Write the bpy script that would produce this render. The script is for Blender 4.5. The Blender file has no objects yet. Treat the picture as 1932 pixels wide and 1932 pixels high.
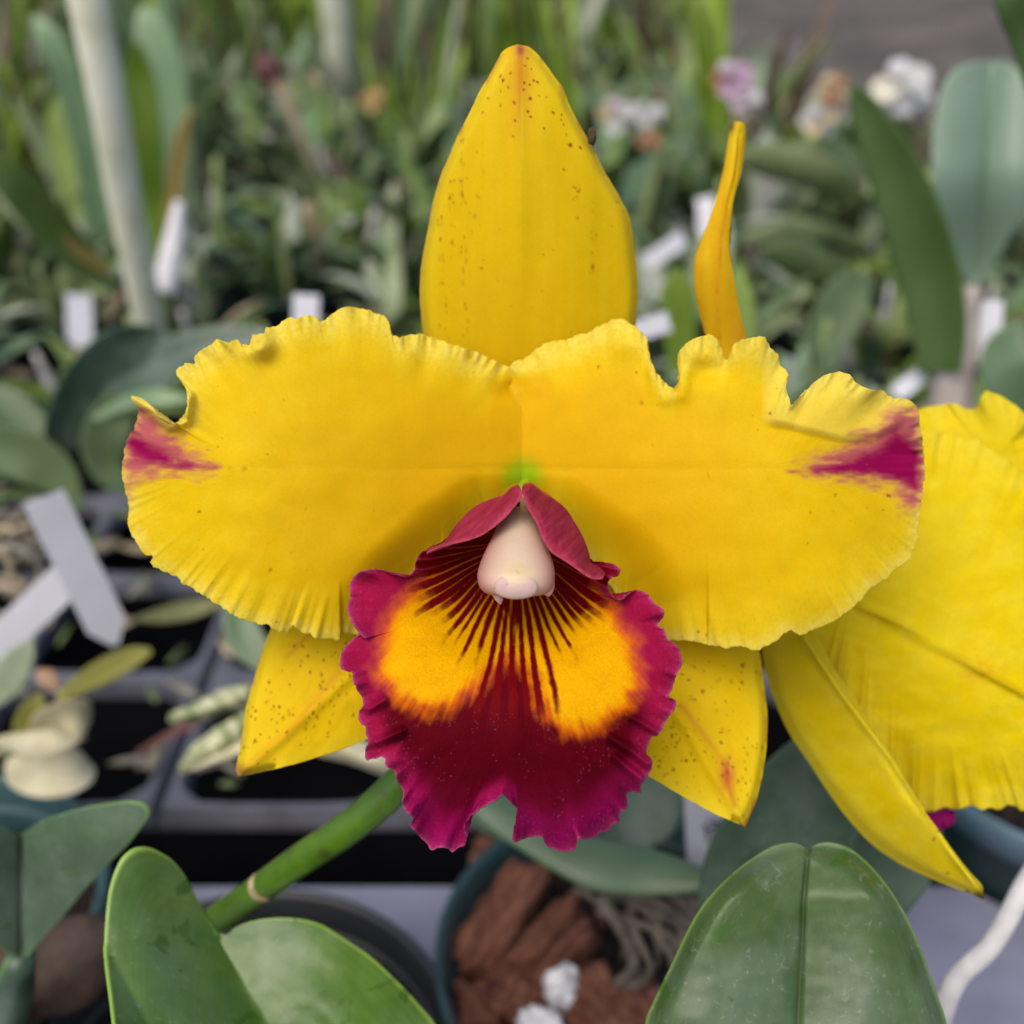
import bpy, math, random
import numpy as np
from mathutils import Vector

# ------------------------------------------------------------------ camera, sky, sun, exposure
SC = bpy.context.scene
COL = SC.collection
TAN = math.tan(math.radians(25.0))
H = 0.255
PITCH = math.radians(30.0)
CAM = np.array([0.0, 0.0, H])
FWD = np.array([0.0, math.cos(PITCH), -math.sin(PITCH)])
UP = np.array([0.0, math.sin(PITCH), math.cos(PITCH)])
RGT = np.array([1.0, 0.0, 0.0])

cd = bpy.data.cameras.new('camera')
cam = bpy.data.objects.new('camera', cd)
COL.objects.link(cam)
cam.location = CAM
cam.rotation_euler = (math.radians(60.0), 0, 0)
cd.sensor_width = 36
cd.lens = 18.0 / TAN
cd.clip_start = 0.01
cd.clip_end = 400
cd.dof.use_dof = True
cd.dof.focus_distance = 0.166
cd.dof.aperture_fstop = 11.2
SC.camera = cam

SUN_EL, SUN_AZ = math.radians(58), math.radians(-152)     # azimuth from +Y, clockwise seen from above
w = bpy.data.worlds.new('World')
SC.world = w
w.use_nodes = True
nt = w.node_tree
sky = nt.nodes.new('ShaderNodeTexSky')
sky.sky_type = 'NISHITA'
sky.sun_disc = False
sky.sun_elevation = SUN_EL
sky.sun_rotation = SUN_AZ
sky.air_density = 1.0
sky.dust_density = 4.0
sky.ozone_density = 1.0
nt.links.new(sky.outputs[0], nt.nodes['Background'].inputs[0])
nt.nodes['Background'].inputs[1].default_value = 0.145
sl = bpy.data.lights.new('sun', 'SUN')
sl.energy = 1.3
sl.angle = math.radians(45)
sl.color = (1.0, 0.95, 0.87)
sun = bpy.data.objects.new('sun', sl)
COL.objects.link(sun)
sdir = Vector((math.sin(SUN_AZ) * math.cos(SUN_EL), math.cos(SUN_AZ) * math.cos(SUN_EL), math.sin(SUN_EL)))
sun.rotation_euler = sdir.to_track_quat('Z', 'Y').to_euler()
SC.view_settings.view_transform = 'Standard'
SC.view_settings.look = 'None'
SC.view_settings.exposure = 0.33
SC.view_settings.gamma = 1.0
SC.render.engine = 'CYCLES'
SC.cycles.use_denoising = True
SC.cycles.max_bounces = 8
SC.cycles.sample_clamp_indirect = 4.0

random.seed(5)
RNG = np.random.default_rng(5)

# ------------------------------------------------------------------ points and noise
def P(x, y, d):
    """point seen at picture position x, y (0..1932) lying d metres in front of the lens"""
    x = np.asarray(x, float); y = np.asarray(y, float); d = np.asarray(d, float)
    a = (x - 966) / 966 * TAN; b = (966 - y) / 966 * TAN
    return CAM + d[..., None] * (FWD + a[..., None] * RGT + b[..., None] * UP)

def G(x, y, z=0.0):
    """point seen at x, y lying on the level z"""
    a = (x - 966) / 966 * TAN; b = (966 - y) / 966 * TAN
    v = FWD + a * RGT + b * UP
    return CAM + v * ((z - H) / v[2])

def _hash(ix, iy, seed):
    n = (ix.astype(np.int64) * 374761393 + iy.astype(np.int64) * 668265263 + seed * 982451653) & 0x7fffffff
    n = ((n ^ (n >> 13)) * 1274126177) & 0x7fffffff
    return ((n ^ (n >> 16)) & 0xffff) / 65535.0

def vnoise(x, y, seed=0):
    x = np.asarray(x, float); y = np.asarray(y, float)
    x, y = np.broadcast_arrays(x, y)
    ix = np.floor(x); iy = np.floor(y); fx = x - ix; fy = y - iy
    fx = fx * fx * (3 - 2 * fx); fy = fy * fy * (3 - 2 * fy)
    h = lambda a, b: _hash(ix + a, iy + b, seed)
    return (h(0, 0) * (1 - fx) + h(1, 0) * fx) * (1 - fy) + (h(0, 1) * (1 - fx) + h(1, 1) * fx) * fy

def fbm(x, y, seed=0, o=4):
    s = 0; a = 0.5; t = 0
    for k in range(o):
        s = s + a * vnoise(np.asarray(x) * 2 ** k, np.asarray(y) * 2 ** k, seed + k); t += a; a *= 0.5
    return s / t

def sstep(a, b, x):
    t = np.clip((x - a) / (b - a), 0, 1)
    return t * t * (3 - 2 * t)

def spline(pts, n, closed=False):
    """Catmull-Rom through the points, resampled to even spacing"""
    p = np.asarray(pts, float)
    k = len(p)
    if closed:
        q = np.vstack([p[-1], p, p[0], p[1]]); segs = k
    else:
        q = np.vstack([2 * p[0] - p[1], p, 2 * p[-1] - p[-2]]); segs = k - 1
    sub = 24
    t = np.linspace(0, 1, sub, endpoint=False)[:, None]
    out = []
    for i in range(segs):
        a, b, c, d = q[i], q[i + 1], q[i + 2], q[i + 3]
        out.append(0.5 * (2 * b + (c - a) * t + (2 * a - 5 * b + 4 * c - d) * t ** 2 + (3 * b - a - 3 * c + d) * t ** 3))
    out = np.vstack(out)
    out = np.vstack([out, out[:1] if closed else p[-1:]])
    xy = out[:, :3] if out.shape[1] > 3 else out
    L = np.concatenate([[0], np.cumsum(np.linalg.norm(np.diff(xy, axis=0), axis=1))])
    s = np.linspace(0, L[-1], n, endpoint=not closed)
    return np.stack([np.interp(s, L, out[:, j]) for j in range(out.shape[1])], 1)

def poly_sd(x, y, poly):
    """signed distance to a polygon, positive inside"""
    p = np.asarray(poly, float); q = np.roll(p, -1, 0)
    best = np.full(x.shape, 1e18); ins = np.zeros(x.shape, bool)
    for (ax, ay), (bx, by) in zip(p, q):
        dx, dy = bx - ax, by - ay
        t = np.clip(((x - ax) * dx + (y - ay) * dy) / (dx * dx + dy * dy + 1e-12), 0, 1)
        best = np.minimum(best, (x - ax - t * dx) ** 2 + (y - ay - t * dy) ** 2)
        c = ((ay > y) != (by > y)) & (x < (bx - ax) * (y - ay) / (by - ay + 1e-12) + ax)
        ins ^= c
    d = np.sqrt(best)
    return np.where(ins, d, -d)

def line_d(x, y, pl):
    p = np.asarray(pl, float); best = np.full(np.shape(x), 1e18)
    for (ax, ay), (bx, by) in zip(p[:-1], p[1:]):
        dx, dy = bx - ax, by - ay
        t = np.clip(((x - ax) * dx + (y - ay) * dy) / (dx * dx + dy * dy + 1e-12), 0, 1)
        best = np.minimum(best, (x - ax - t * dx) ** 2 + (y - ay - t * dy) ** 2)
    return np.sqrt(best)

def lin(r, g, b):
    f = lambda c: (c / 255 / 12.92) if c / 255 <= 0.04045 else ((c / 255 + 0.055) / 1.055) ** 2.4
    return np.array([f(r), f(g), f(b)])

def mixc(a, b, t):
    return a + (b - a) * np.asarray(t)[..., None]

# ------------------------------------------------------------------ objects
ORG = {}

def thing(name, label, cat, loc=(0, 0, 0), group=None, kind=None):
    o = bpy.data.objects.new(name, None)
    COL.objects.link(o)
    o.location = loc
    o.empty_display_size = 0.01
    ORG[o] = np.array(loc, float)
    tag(o, label, cat, group, kind)
    return o

def tag(o, label=None, cat=None, group=None, kind=None):
    if label: o['label'] = label
    if cat: o['category'] = cat
    if group: o['group'] = group
    if kind: o['kind'] = kind
    return o

def make_mesh(name, verts, faces, attrs=None, smooth=True):
    me = bpy.data.meshes.new(name)
    verts = np.asarray(verts, np.float32)
    fl = [np.asarray(f, np.int32) for f in (faces if isinstance(faces, list) and len(faces) and isinstance(faces[0], np.ndarray) and faces[0].ndim == 2 else [np.asarray(faces)])]
    me.vertices.add(len(verts)); me.vertices.foreach_set('co', verts.ravel())
    tot = sum(f.size for f in fl); nf = sum(len(f) for f in fl)
    me.loops.add(tot); me.polygons.add(nf)
    me.loops.foreach_set('vertex_index', np.concatenate([f.ravel() for f in fl]))
    st = []; off = 0
    for f in fl:
        st.append(off + np.arange(len(f)) * f.shape[1]); off += f.size
    me.polygons.foreach_set('loop_start', np.concatenate(st).astype(np.int32))
    me.polygons.foreach_set('use_smooth', np.full(nf, smooth))
    me.update(calc_edges=True)
    for k, v in (attrs or {}).items():
        a = me.attributes.new(k, 'FLOAT_COLOR', 'POINT')
        v = np.asarray(v, np.float32)
        if v.shape[1] == 3: v = np.hstack([v, np.ones((len(v), 1), np.float32)])
        a.data.foreach_set('color', v.ravel())
    return me

def put(name, me, mat, parent=None, loc=None):
    o = bpy.data.objects.new(name, me)
    COL.objects.link(o)
    if mat: me.materials.append(mat)
    if parent is not None:
        o.parent = parent
        ORG[o] = ORG[parent]
    if loc is not None: o.location = loc
    return o

def origin_of(parent):
    return ORG[parent] if parent is not None else np.zeros(3)

def grid_faces(n, m, closed, base=0, flip=False):
    i = np.arange(n if closed else n - 1); j = np.arange(m - 1)
    I, J = np.meshgrid(i, j, indexing='ij'); I2 = (I + 1) % n
    f = np.stack([I * m + J, I2 * m + J, I2 * m + J + 1, I * m + J + 1], -1).reshape(-1, 4) + base
    return f[:, ::-1] if flip else f

def grid_normals(p, closed):
    a = np.roll(p, -1, 0) - np.roll(p, 1, 0)
    if not closed:
        a[0] = p[1] - p[0]; a[-1] = p[-1] - p[-2]
    b = np.empty_like(p)
    b[:, 1:-1] = p[:, 2:] - p[:, :-2]; b[:, 0] = p[:, 1] - p[:, 0]; b[:, -1] = p[:, -1] - p[:, -2]
    n = np.cross(a, b)
    L = np.linalg.norm(n, axis=-1, keepdims=True)
    n = n / np.maximum(L, 1e-14)
    return n

def sheet(name, p, closed, th, attrs, mat, parent):
    """a skin of real thickness over a grid of points whose outer side is turned to the lens"""
    n, m, _ = p.shape
    nr = grid_normals(p, closed)
    tocam = CAM - p
    s = np.sign((nr * tocam).sum(-1).mean())
    nr = nr * s
    t = np.asarray(th) if np.ndim(th) else th
    away = unit(p - CAM)
    back = p + unit(away * 1.0 - nr * 0.35 * (np.abs((nr * away).sum(-1, keepdims=True)) > 0.3)) * (t[..., None] if np.ndim(t) else t)
    v = np.concatenate([p.reshape(-1, 3), back.reshape(-1, 3)]) - origin_of(parent)
    f1 = grid_faces(n, m, closed, 0, s < 0); f2 = grid_faces(n, m, closed, n * m, s > 0)
    i = np.arange(n if closed else n - 1); i2 = (i + 1) % n
    a = i * m + m - 1; b = i2 * m + m - 1
    rim = np.stack([a, a + n * m, b + n * m, b], -1)
    if s > 0: rim = rim[:, ::-1]
    at = {k: np.concatenate([q.reshape(-1, q.shape[-1])] * 2) for k, q in attrs.items()}
    me = make_mesh(name, v, np.concatenate([f1, f2, rim]), at)
    return put(name, me, mat, parent)

def outline_sheet(name, outline, tip, spine, depth, th, pigment, mat, parent, n=500, m=60,
                  fringe=(0, 30, 1), bias=0.0, rpow=0.8, smooth=12):
    """petal or leaf: outline (first point is its base, index tip its tip) joined to feet along a spine;
    depth(x, y, r, t, e) gives metres from the lens, pigment the colour; e is the distance to the margin"""
    o = np.asarray(outline, float)
    k = len(o)
    s1 = spline(np.vstack([o[:tip + 1]]), n // 2 + 1)
    s2 = spline(np.vstack([o[tip:], o[:1]]), n - n // 2 + 1)
    q = np.vstack([s1[:-1], s2[:-1]])
    n1 = n // 2
    t = np.concatenate([np.linspace(0, 1, n1, endpoint=False), np.linspace(1, 0, n - n1, endpoint=False)])
    sp = spline(spine, 200)
    tt = np.clip(t + bias, 0, 1) * 199
    foot = np.stack([np.interp(tt, np.arange(200), sp[:, j]) for j in (0, 1)], 1)
    # frayed edge
    amp, fr, seed = fringe
    if amp:
        L = np.concatenate([[0], np.cumsum(np.linalg.norm(np.diff(q, axis=0), axis=1))])
        g = (np.abs(fbm(L / fr, L * 0 + 3.3, seed, 3) - 0.5) * 2)
        g2 = fbm(L / (fr * 0.33), L * 0 + 8.1, seed + 9, 2) - 0.5
        dv = q - foot; dl = np.linalg.norm(dv, axis=1, keepdims=True) + 1e-6
        gate = sstep(0.0, 0.06, t)
        q = q - dv / dl * (amp * (g * 1.1 - 0.35 + g2 * 0.5) * gate)[:, None]
    r = np.linspace(0, 1, m) ** rpow
    # inside, the grid lines fan out evenly; only near the margin do they follow its notches
    def sm(v, k):
        if k < 1: return v
        g = np.exp(-0.5 * (np.arange(-3 * k, 3 * k + 1) / k) ** 2); g /= g.sum()
        return np.stack([np.convolve(np.concatenate([v[-3 * k:, j], v[:, j], v[:3 * k, j]]), g, 'valid') for j in range(v.shape[1])], 1)
    qs = sm(q, smooth)
    wgt = (r ** 3)[None]
    x = foot[:, None, 0] + ((1 - wgt) * qs[:, None, 0] + wgt * q[:, None, 0] - foot[:, None, 0]) * r[None]
    y = foot[:, None, 1] + ((1 - wgt) * qs[:, None, 1] + wgt * q[:, None, 1] - foot[:, None, 1]) * r[None]
    Lq = np.linalg.norm(q - foot, axis=1)
    kern = np.exp(-0.5 * (np.arange(-3 * smooth, 3 * smooth + 1) / max(smooth, 1)) ** 2); kern /= kern.sum()
    Lq = np.convolve(np.concatenate([Lq[-3 * smooth:], Lq, Lq[:3 * smooth]]), kern, 'valid') if smooth else Lq
    ring = foot + unit(q - foot) * Lq[:, None] * 0.8
    st = np.linalg.norm(np.roll(ring, -1, 0) - ring, axis=1)
    st = np.convolve(np.concatenate([st[-6:], st, st[:6]]), np.ones(13) / 13, 'valid')
    A = np.concatenate([[0], np.cumsum(st)[:-1]]) / st.sum()
    T = np.broadcast_to(A[:, None], x.shape)
    R = np.broadcast_to(r[None], x.shape)
    E = (1 - R) * Lq[:, None]
    d = depth(x, y, R, T, E)
    pts = P(x, y, d)
    at = {}
    if pigment is not None:
        at['pig'] = pigment(x, y, R, T, E)
    side = np.where(np.arange(n) < n1, 1.0, -1.0)[:, None] * np.ones_like(x)
    at['lf'] = np.stack([R * side * 0.5 + 0.5, np.broadcast_to(t[:, None], x.shape), R, R * 0 + 1], -1)
    return sheet(name, pts, True, th, at, mat, parent)

def unit(v):
    return v / np.maximum(np.linalg.norm(v, axis=-1, keepdims=True), 1e-12)

def blade_mesh(name, mid, hw, side, fold=0.2, thick=0.0015, nu=7, nv=20, origin=(0, 0, 0), wav=0.0, seed=0):
    """strap or oval leaf of lens-shaped section along mid (3-D), half widths hw, width direction side"""
    mid = np.asarray(mid, float); hw = np.asarray(hw, float); side = np.asarray(side, float)
    if side.ndim == 1: side = np.tile(side, (len(mid), 1))
    S = spline(np.hstack([mid, hw[:, None], side]), nv)
    c = S[:, :3]; hwv = np.maximum(S[:, 3], 1e-5)
    Tn = unit(np.gradient(c, axis=0))
    sd = S[:, 4:]; sd = unit(sd - (sd * Tn).sum(-1, keepdims=True) * Tn)
    N = np.cross(Tn, sd)
    u = np.sin(np.linspace(-1, 1, nu) * math.pi / 2)
    ring = np.concatenate([u, u[::-1][1:-1]]); sg = np.concatenate([np.ones(nu), -np.ones(nu - 2)])
    vv = np.linspace(0, 1, nv)
    lift = fold * np.abs(ring) ** 1.3
    wv = wav * np.sin(vv[:, None] * 9 + seed + ring[None] * 1.5) * np.abs(ring[None]) ** 2
    prof = np.sqrt(np.maximum(1 - ring ** 2, 0)) * sg * thick * 0.5
    p = (c[:, None] + sd[:, None] * (ring[None, :, None] * hwv[:, None, None])
         + N[:, None] * ((lift[None] + wv)[..., None] * hwv[:, None, None] + prof[None, :, None] * np.minimum(1, hwv / (thick + 1e-9))[:, None, None]))
    k = len(ring)
    v = p.reshape(-1, 3) - np.asarray(origin)
    i = np.arange(nv - 1); j = np.arange(k)
    I, J = np.meshgrid(i, j, indexing='ij'); J2 = (J + 1) % k
    f = np.stack([I * k + J, I * k + J2, (I + 1) * k + J2, (I + 1) * k + J], -1).reshape(-1, 4)
    lf = np.stack([np.tile(ring * 0.5 + 0.5, nv), np.repeat(vv, k), np.tile(np.abs(ring), nv), np.ones(nv * k)], -1)
    return make_mesh(name, v, f, {'lf': lf})

def px_blade(name, ctrl, mat, parent, fold=0.2, roll=0.0, thick=0.0015, nu=9, nv=28, wav=0.0):
    """leaf given by picture position, distance and half width (in picture units) along its midrib"""
    c = np.asarray(ctrl, float)
    mid = P(c[:, 0], c[:, 1], c[:, 2])
    hw = c[:, 3] * c[:, 2] * TAN / 966
    Tn = unit(np.gradient(mid, axis=0)); view = unit(mid - CAM)
    sd = unit(np.cross(Tn, view))
    rl = np.radians(c[:, 4] if c.shape[1] > 4 else np.full(len(c), roll))[:, None]
    sd = sd * np.cos(rl) + np.cross(Tn, sd) * np.sin(rl)
    me = blade_mesh(name, mid, hw, sd, fold, thick, nu, nv, origin_of(parent), wav)
    return put(name, me, mat, parent)

def tube_mesh(name, path, rad, k=14, n=40, origin=(0, 0, 0), flat=1.0, rough=0.0, seed=0):
    S = spline(np.hstack([np.asarray(path, float), np.asarray(rad, float)[:, None]]), n)
    c = S[:, :3]; r = S[:, 3]
    Tn = unit(np.gradient(c, axis=0))
    ref = unit(np.cross(Tn, np.array([0.31, -0.8, 0.52]))); b = np.cross(Tn, ref)
    a = np.linspace(0, 2 * math.pi, k, endpoint=False)
    rr = r[:, None] * (1 + rough * (fbm(np.arange(n)[:, None] * 0.35 + 0 * a[None], 4 * np.cos(a)[None] + 7, seed) - 0.5))
    p = c[:, None] + ref[:, None] * (np.cos(a)[None] * rr)[..., None] + b[:, None] * (np.sin(a)[None] * rr * flat)[..., None]
    v = np.vstack([p.reshape(-1, 3), c[:1], c[-1:]]) - np.asarray(origin)
    i = np.arange(n - 1); j = np.arange(k)
    I, J = np.meshgrid(i, j, indexing='ij'); J2 = (J + 1) % k
    f = np.stack([I * k + J, I * k + J2, (I + 1) * k + J2, (I + 1) * k + J], -1).reshape(-1, 4)
    e = n * k
    cap1 = np.stack([np.full(k, e), (j + 1) % k, j], -1)
    cap2 = np.stack([np.full(k, e + 1), (n - 1) * k + j, (n - 1) * k + (j + 1) % k], -1)
    vv = np.concatenate([np.repeat(np.linspace(0, 1, n), k), [0, 1]])
    uu = np.concatenate([np.tile(np.abs(np.linspace(-1, 1, k)), n), [0, 0]])
    return make_mesh(name, v, [f, cap1, cap2], {'lf': np.stack([uu * 0.5 + 0.5, vv, uu, uu * 0 + 1], -1)})

def lathe_mesh(name, prof, k=64):
    pr = np.asarray(prof, float); m = len(pr)
    a = np.linspace(0, 2 * math.pi, k, endpoint=False)
    v = np.stack([pr[None, :, 0] * np.cos(a)[:, None], pr[None, :, 0] * np.sin(a)[:, None], np.broadcast_to(pr[None, :, 1], (k, m))], -1)
    return make_mesh(name, v.reshape(-1, 3), grid_faces(k, m, True))

def lump_mesh(name, size, seed, rough=0.3, box=0.6, n=14, m=22, grain=0.0):
    """rounded, broken piece; box near 1 keeps slab sides"""
    th = np.linspace(0.001, math.pi - 0.001, n)[:, None]; ph = np.linspace(0, 2 * math.pi, m, endpoint=False)[None]
    d = np.stack([np.sin(th) * np.cos(ph), np.sin(th) * np.sin(ph), np.cos(th) + 0 * ph], -1)
    e = 2.0 / (1 - box * 0.75)
    rad = 1.0 / ((np.abs(d) ** e).sum(-1) ** (1 / e))
    nz = fbm(d[..., 0] * 2.2 + 5 + seed, d[..., 1] * 2.2 + d[..., 2] * 1.7 + 9, seed, 4) - 0.5
    rad = rad * (1 + rough * nz * 2)
    if grain:      # splintered ridges running along the piece
        gz = np.abs(fbm(d[..., 0] * 7 + d[..., 2] * 6 + seed, d[..., 1] * 0.9 + 3, seed + 5, 3) - 0.5) * 2
        rad = rad * (1 - grain * gz)
    v = d * rad[..., None] * np.asarray(size)
    v = v.transpose(1, 0, 2)
    return make_mesh(name, v.reshape(-1, 3), grid_faces(m, n, True, 0, True))

# ------------------------------------------------------------------ materials
def new_mat(name):
    m = bpy.data.materials.new(name); m.use_nodes = True
    t = m.node_tree
    return m, t, t.nodes['Principled BSDF'], t.nodes['Material Output']

def nd(t, typ, **kw):
    n = t.nodes.new(typ)
    for k, v in kw.items():
        if k.startswith('i_'):
            n.inputs[int(k[2:])].default_value = v
        else:
            setattr(n, k, v)
    return n

def ramp(t, fac, stops):
    r = t.nodes.new('ShaderNodeValToRGB')
    e = r.color_ramp.elements
    while len(e) < len(stops): e.new(0.5)
    for s, (p, c) in zip(e, stops):
        s.position = p; s.color = (*c, 1) if len(c) == 3 else c
    t.links.new(fac, r.inputs[0])
    return r.outputs[0]

def mix(t, fac, a, b, blend='MIX'):
    n = t.nodes.new('ShaderNodeMix'); n.data_type = 'RGBA'; n.blend_type = blend
    for sock, val in ((n.inputs[0], fac), (n.inputs[6], a), (n.inputs[7], b)):
        if isinstance(val, bpy.types.NodeSocket): t.links.new(val, sock)
        elif isinstance(val, (int, float)): sock.default_value = val
        else: sock.default_value = (*val, 1)
    return n.outputs[2]

def noise(t, scale, detail=4, rough=0.55, coord=None, dist=0.0):
    n = nd(t, 'ShaderNodeTexNoise')
    n.inputs['Scale'].default_value = scale; n.inputs['Detail'].default_value = detail
    n.inputs['Roughness'].default_value = rough; n.inputs['Distortion'].default_value = dist
    if coord is not None: t.links.new(coord, n.inputs['Vector'])
    return n.outputs[0]

def objco(t):
    return nd(t, 'ShaderNodeTexCoord').outputs['Object']

def bump(t, bsdf, h, strength, dist):
    b = nd(t, 'ShaderNodeBump'); b.inputs['Strength'].default_value = strength; b.inputs['Distance'].default_value = dist
    t.links.new(h, b.inputs['Height']); t.links.new(b.outputs[0], bsdf.inputs['Normal'])
    return b

def petal_mat(name, trans=0.25, rough=0.5, cell=2600, bstr=0.25, sheen=0.15, spec=0.3, vary=0.12):
    m, t, b, out = new_mat(name)
    a = nd(t, 'ShaderNodeAttribute', attribute_name='pig')
    co = objco(t)
    n1 = noise(t, cell, 3, 0.6, co); n2 = noise(t, 260, 5, 0.6, co)
    v = mix(t, 1.0, a.outputs[0], ramp(t, n2, [(0.3, (1 - vary,) * 3), (0.7, (1.0, 1.0, 1.0))]), 'MULTIPLY')
    v2 = mix(t, 1.0, v, ramp(t, n1, [(0.3, (1 - vary,) * 3), (0.7, (1.0, 1.0, 1.0))]), 'MULTIPLY')
    t.links.new(v2, b.inputs['Base Color'])
    b.inputs['Roughness'].default_value = rough
    b.inputs['Specular IOR Level'].default_value = spec
    b.inputs['Sheen Weight'].default_value = sheen
    b.inputs['Sheen Roughness'].default_value = 0.4
    bump(t, b, n1, bstr, 0.0004)
    if trans:
        tr = nd(t, 'ShaderNodeBsdfTranslucent'); t.links.new(v2, tr.inputs[0])
        mx = nd(t, 'ShaderNodeMixShader'); mx.inputs[0].default_value = trans
        t.links.new(b.outputs[0], mx.inputs[1]); t.links.new(tr.outputs[0], mx.inputs[2])
        t.links.new(mx.outputs[0], out.inputs[0])
    return m

def leaf_mat(name, dark, light, rib=None, edge=None, rough=0.42, trans=0.12, scale=60, dust=0.0, wet=0.0, spec=0.45, ribw=0.03, scratch=0.0):
    """waxy leaf: two greens in soft clouds, a midrib line, a pale margin, dust and wet patches"""
    m, t, b, out = new_mat(name)
    co = objco(t)
    n1 = noise(t, scale, 6, 0.6, co)
    c = ramp(t, n1, [(0.32, dark), (0.68, light)])
    a = nd(t, 'ShaderNodeAttribute', attribute_name='lf')
    sep = nd(t, 'ShaderNodeSeparateColor'); t.links.new(a.outputs[0], sep.inputs[0])
    # fine lengthwise fibres
    cmb = nd(t, 'ShaderNodeCombineXYZ'); t.links.new(sep.outputs[0], cmb.inputs[0]); t.links.new(sep.outputs[1], cmb.inputs[1])
    mp = nd(t, 'ShaderNodeMapping'); mp.inputs['Scale'].default_value = (60, 2.5, 1); t.links.new(cmb.outputs[0], mp.inputs[0])
    fib = noise(t, 1.0, 3, 0.6, mp.outputs[0])
    c = mix(t, 1.0, c, ramp(t, fib, [(0.3, (0.86, 0.86, 0.86)), (0.7, (1.08, 1.08, 1.08))]), 'MULTIPLY')
    if rib is not None:
        f = ramp(t, sep.outputs[2], [(0.0, (1, 1, 1)), (ribw, (0, 0, 0))])
        c = mix(t, f, c, rib)
    if edge is not None:
        f = ramp(t, sep.outputs[2], [(0.972, (0, 0, 0)), (0.998, (1, 1, 1))])
        c = mix(t, f, c, edge)
    rgh = rough
    b.inputs['Roughness'].default_value = rough
    if dust:
        nz = noise(t, 900, 4, 0.7, co); big = noise(t, 38, 4, 0.6, co)
        f = mix(t, 1.0, ramp(t, nz, [(0.60, (0, 0, 0)), (0.72, (dust, dust, dust))]), ramp(t, big, [(0.4, (0.1, 0.1, 0.1)), (0.65, (1, 1, 1))]), 'MULTIPLY')
        c = mix(t, f, c, (0.42, 0.47, 0.42))
        film = ramp(t, big, [(0.42, (0, 0, 0)), (0.75, (dust * 0.55,) * 3)])
        c = mix(t, film, c, (0.33, 0.42, 0.36))
    if scratch:
        vo = nd(t, 'ShaderNodeTexVoronoi', feature='DISTANCE_TO_EDGE'); vo.inputs['Scale'].default_value = 190
        wc = nd(t, 'ShaderNodeVectorMath', operation='ADD'); t.links.new(co, wc.inputs[0])
        nz3 = nd(t, 'ShaderNodeTexNoise'); nz3.inputs['Scale'].default_value = 160; t.links.new(co, nz3.inputs['Vector'])
        sc3 = nd(t, 'ShaderNodeVectorMath', operation='SCALE'); sc3.inputs['Scale'].default_value = 0.012; t.links.new(nz3.outputs[1], sc3.inputs[0])
        t.links.new(sc3.outputs[0], wc.inputs[1]); t.links.new(wc.outputs[0], vo.inputs['Vector'])
        ln = ramp(t, vo.outputs['Distance'], [(0.0, (1, 1, 1)), (0.022, (0, 0, 0))])
        gate = ramp(t, noise(t, 120, 3, 0.6, co), [(0.57, (0, 0, 0)), (0.66, (scratch,) * 3)])
        c = mix(t, mix(t, 1.0, ln, gate, 'MULTIPLY'), c, (0.5, 0.55, 0.42))
    if wet:
        vw = noise(t, 130, 3, 0.5, co, 0.8)
        f = ramp(t, vw, [(0.635, (0, 0, 0)), (0.675, (wet * 0.7,) * 3)])
        c = mix(t, f, c, (0.035, 0.10, 0.008))
        rr = ramp(t, vw, [(0.635, (rough,) * 3), (0.675, (0.22,) * 3)])
        t.links.new(rr, b.inputs['Roughness'])
    t.links.new(c, b.inputs['Base Color'])
    b.inputs['Specular IOR Level'].default_value = spec
    bump(t, b, noise(t, 420, 4, 0.6, co), 0.12, 0.0006)
    if trans:
        tr = nd(t, 'ShaderNodeBsdfTranslucent'); t.links.new(c, tr.inputs[0])
        mx = nd(t, 'ShaderNodeMixShader'); mx.inputs[0].default_value = trans
        t.links.new(b.outputs[0], mx.inputs[1]); t.links.new(tr.outputs[0], mx.inputs[2])
        t.links.new(mx.outputs[0], out.inputs[0])
    return m

def plain_mat(name, stops, scale=80, rough=0.6, bstr=0.2, bdist=0.001, spec=0.4, detail=6, bscale=None, trans=0.0):
    m, t, b, out = new_mat(name)
    co = objco(t)
    n1 = noise(t, scale, detail, 0.62, co)
    c = ramp(t, n1, stops)
    t.links.new(c, b.inputs['Base Color'])
    b.inputs['Roughness'].default_value = rough
    b.inputs['Specular IOR Level'].default_value = spec
    bump(t, b, noise(t, bscale or scale * 3, 5, 0.6, co), bstr, bdist)
    if trans:
        tr = nd(t, 'ShaderNodeBsdfTranslucent'); t.links.new(c, tr.inputs[0])
        mx = nd(t, 'ShaderNodeMixShader'); mx.inputs[0].default_value = trans
        t.links.new(b.outputs[0], mx.inputs[1]); t.links.new(tr.outputs[0], mx.inputs[2])
        t.links.new(mx.outputs[0], out.inputs[0])
    return m
# ------------------------------------------------------------------ ground, bench, trays, pots
M_GROUND = plain_mat('ground_gravel', [(0.30, (0.040, 0.036, 0.038)), (0.5, (0.10, 0.085, 0.075)), (0.72, (0.20, 0.165, 0.135))], 1.3, 0.9, 0.6, 0.03, 0.2, 8, 30)
M_MAT = plain_mat('weed_mat', [(0.3, (0.012, 0.012, 0.014)), (0.7, (0.034, 0.034, 0.042))], 4, 0.75, 0.4, 0.004, 0.3, 8, 300)
def flat(name, x0, x1, y0, y1, z, mat, kind='structure', nx=2, ny=2, wav=0.0):
    X, Y = np.meshgrid(np.linspace(x0, x1, nx), np.linspace(y0, y1, ny), indexing='ij')
    Zz = z + wav * (fbm(X * 1.3, Y * 1.3, 7, 3) - 0.5)
    o = put(name, make_mesh(name, np.stack([X, Y, Zz], -1).reshape(-1, 3), grid_faces(nx, ny, False)), mat)
    return tag(o, kind=kind)
flat('ground', -120, 120, -40, 200, -0.85, M_GROUND, nx=60, ny=60, wav=0.05)
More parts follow.
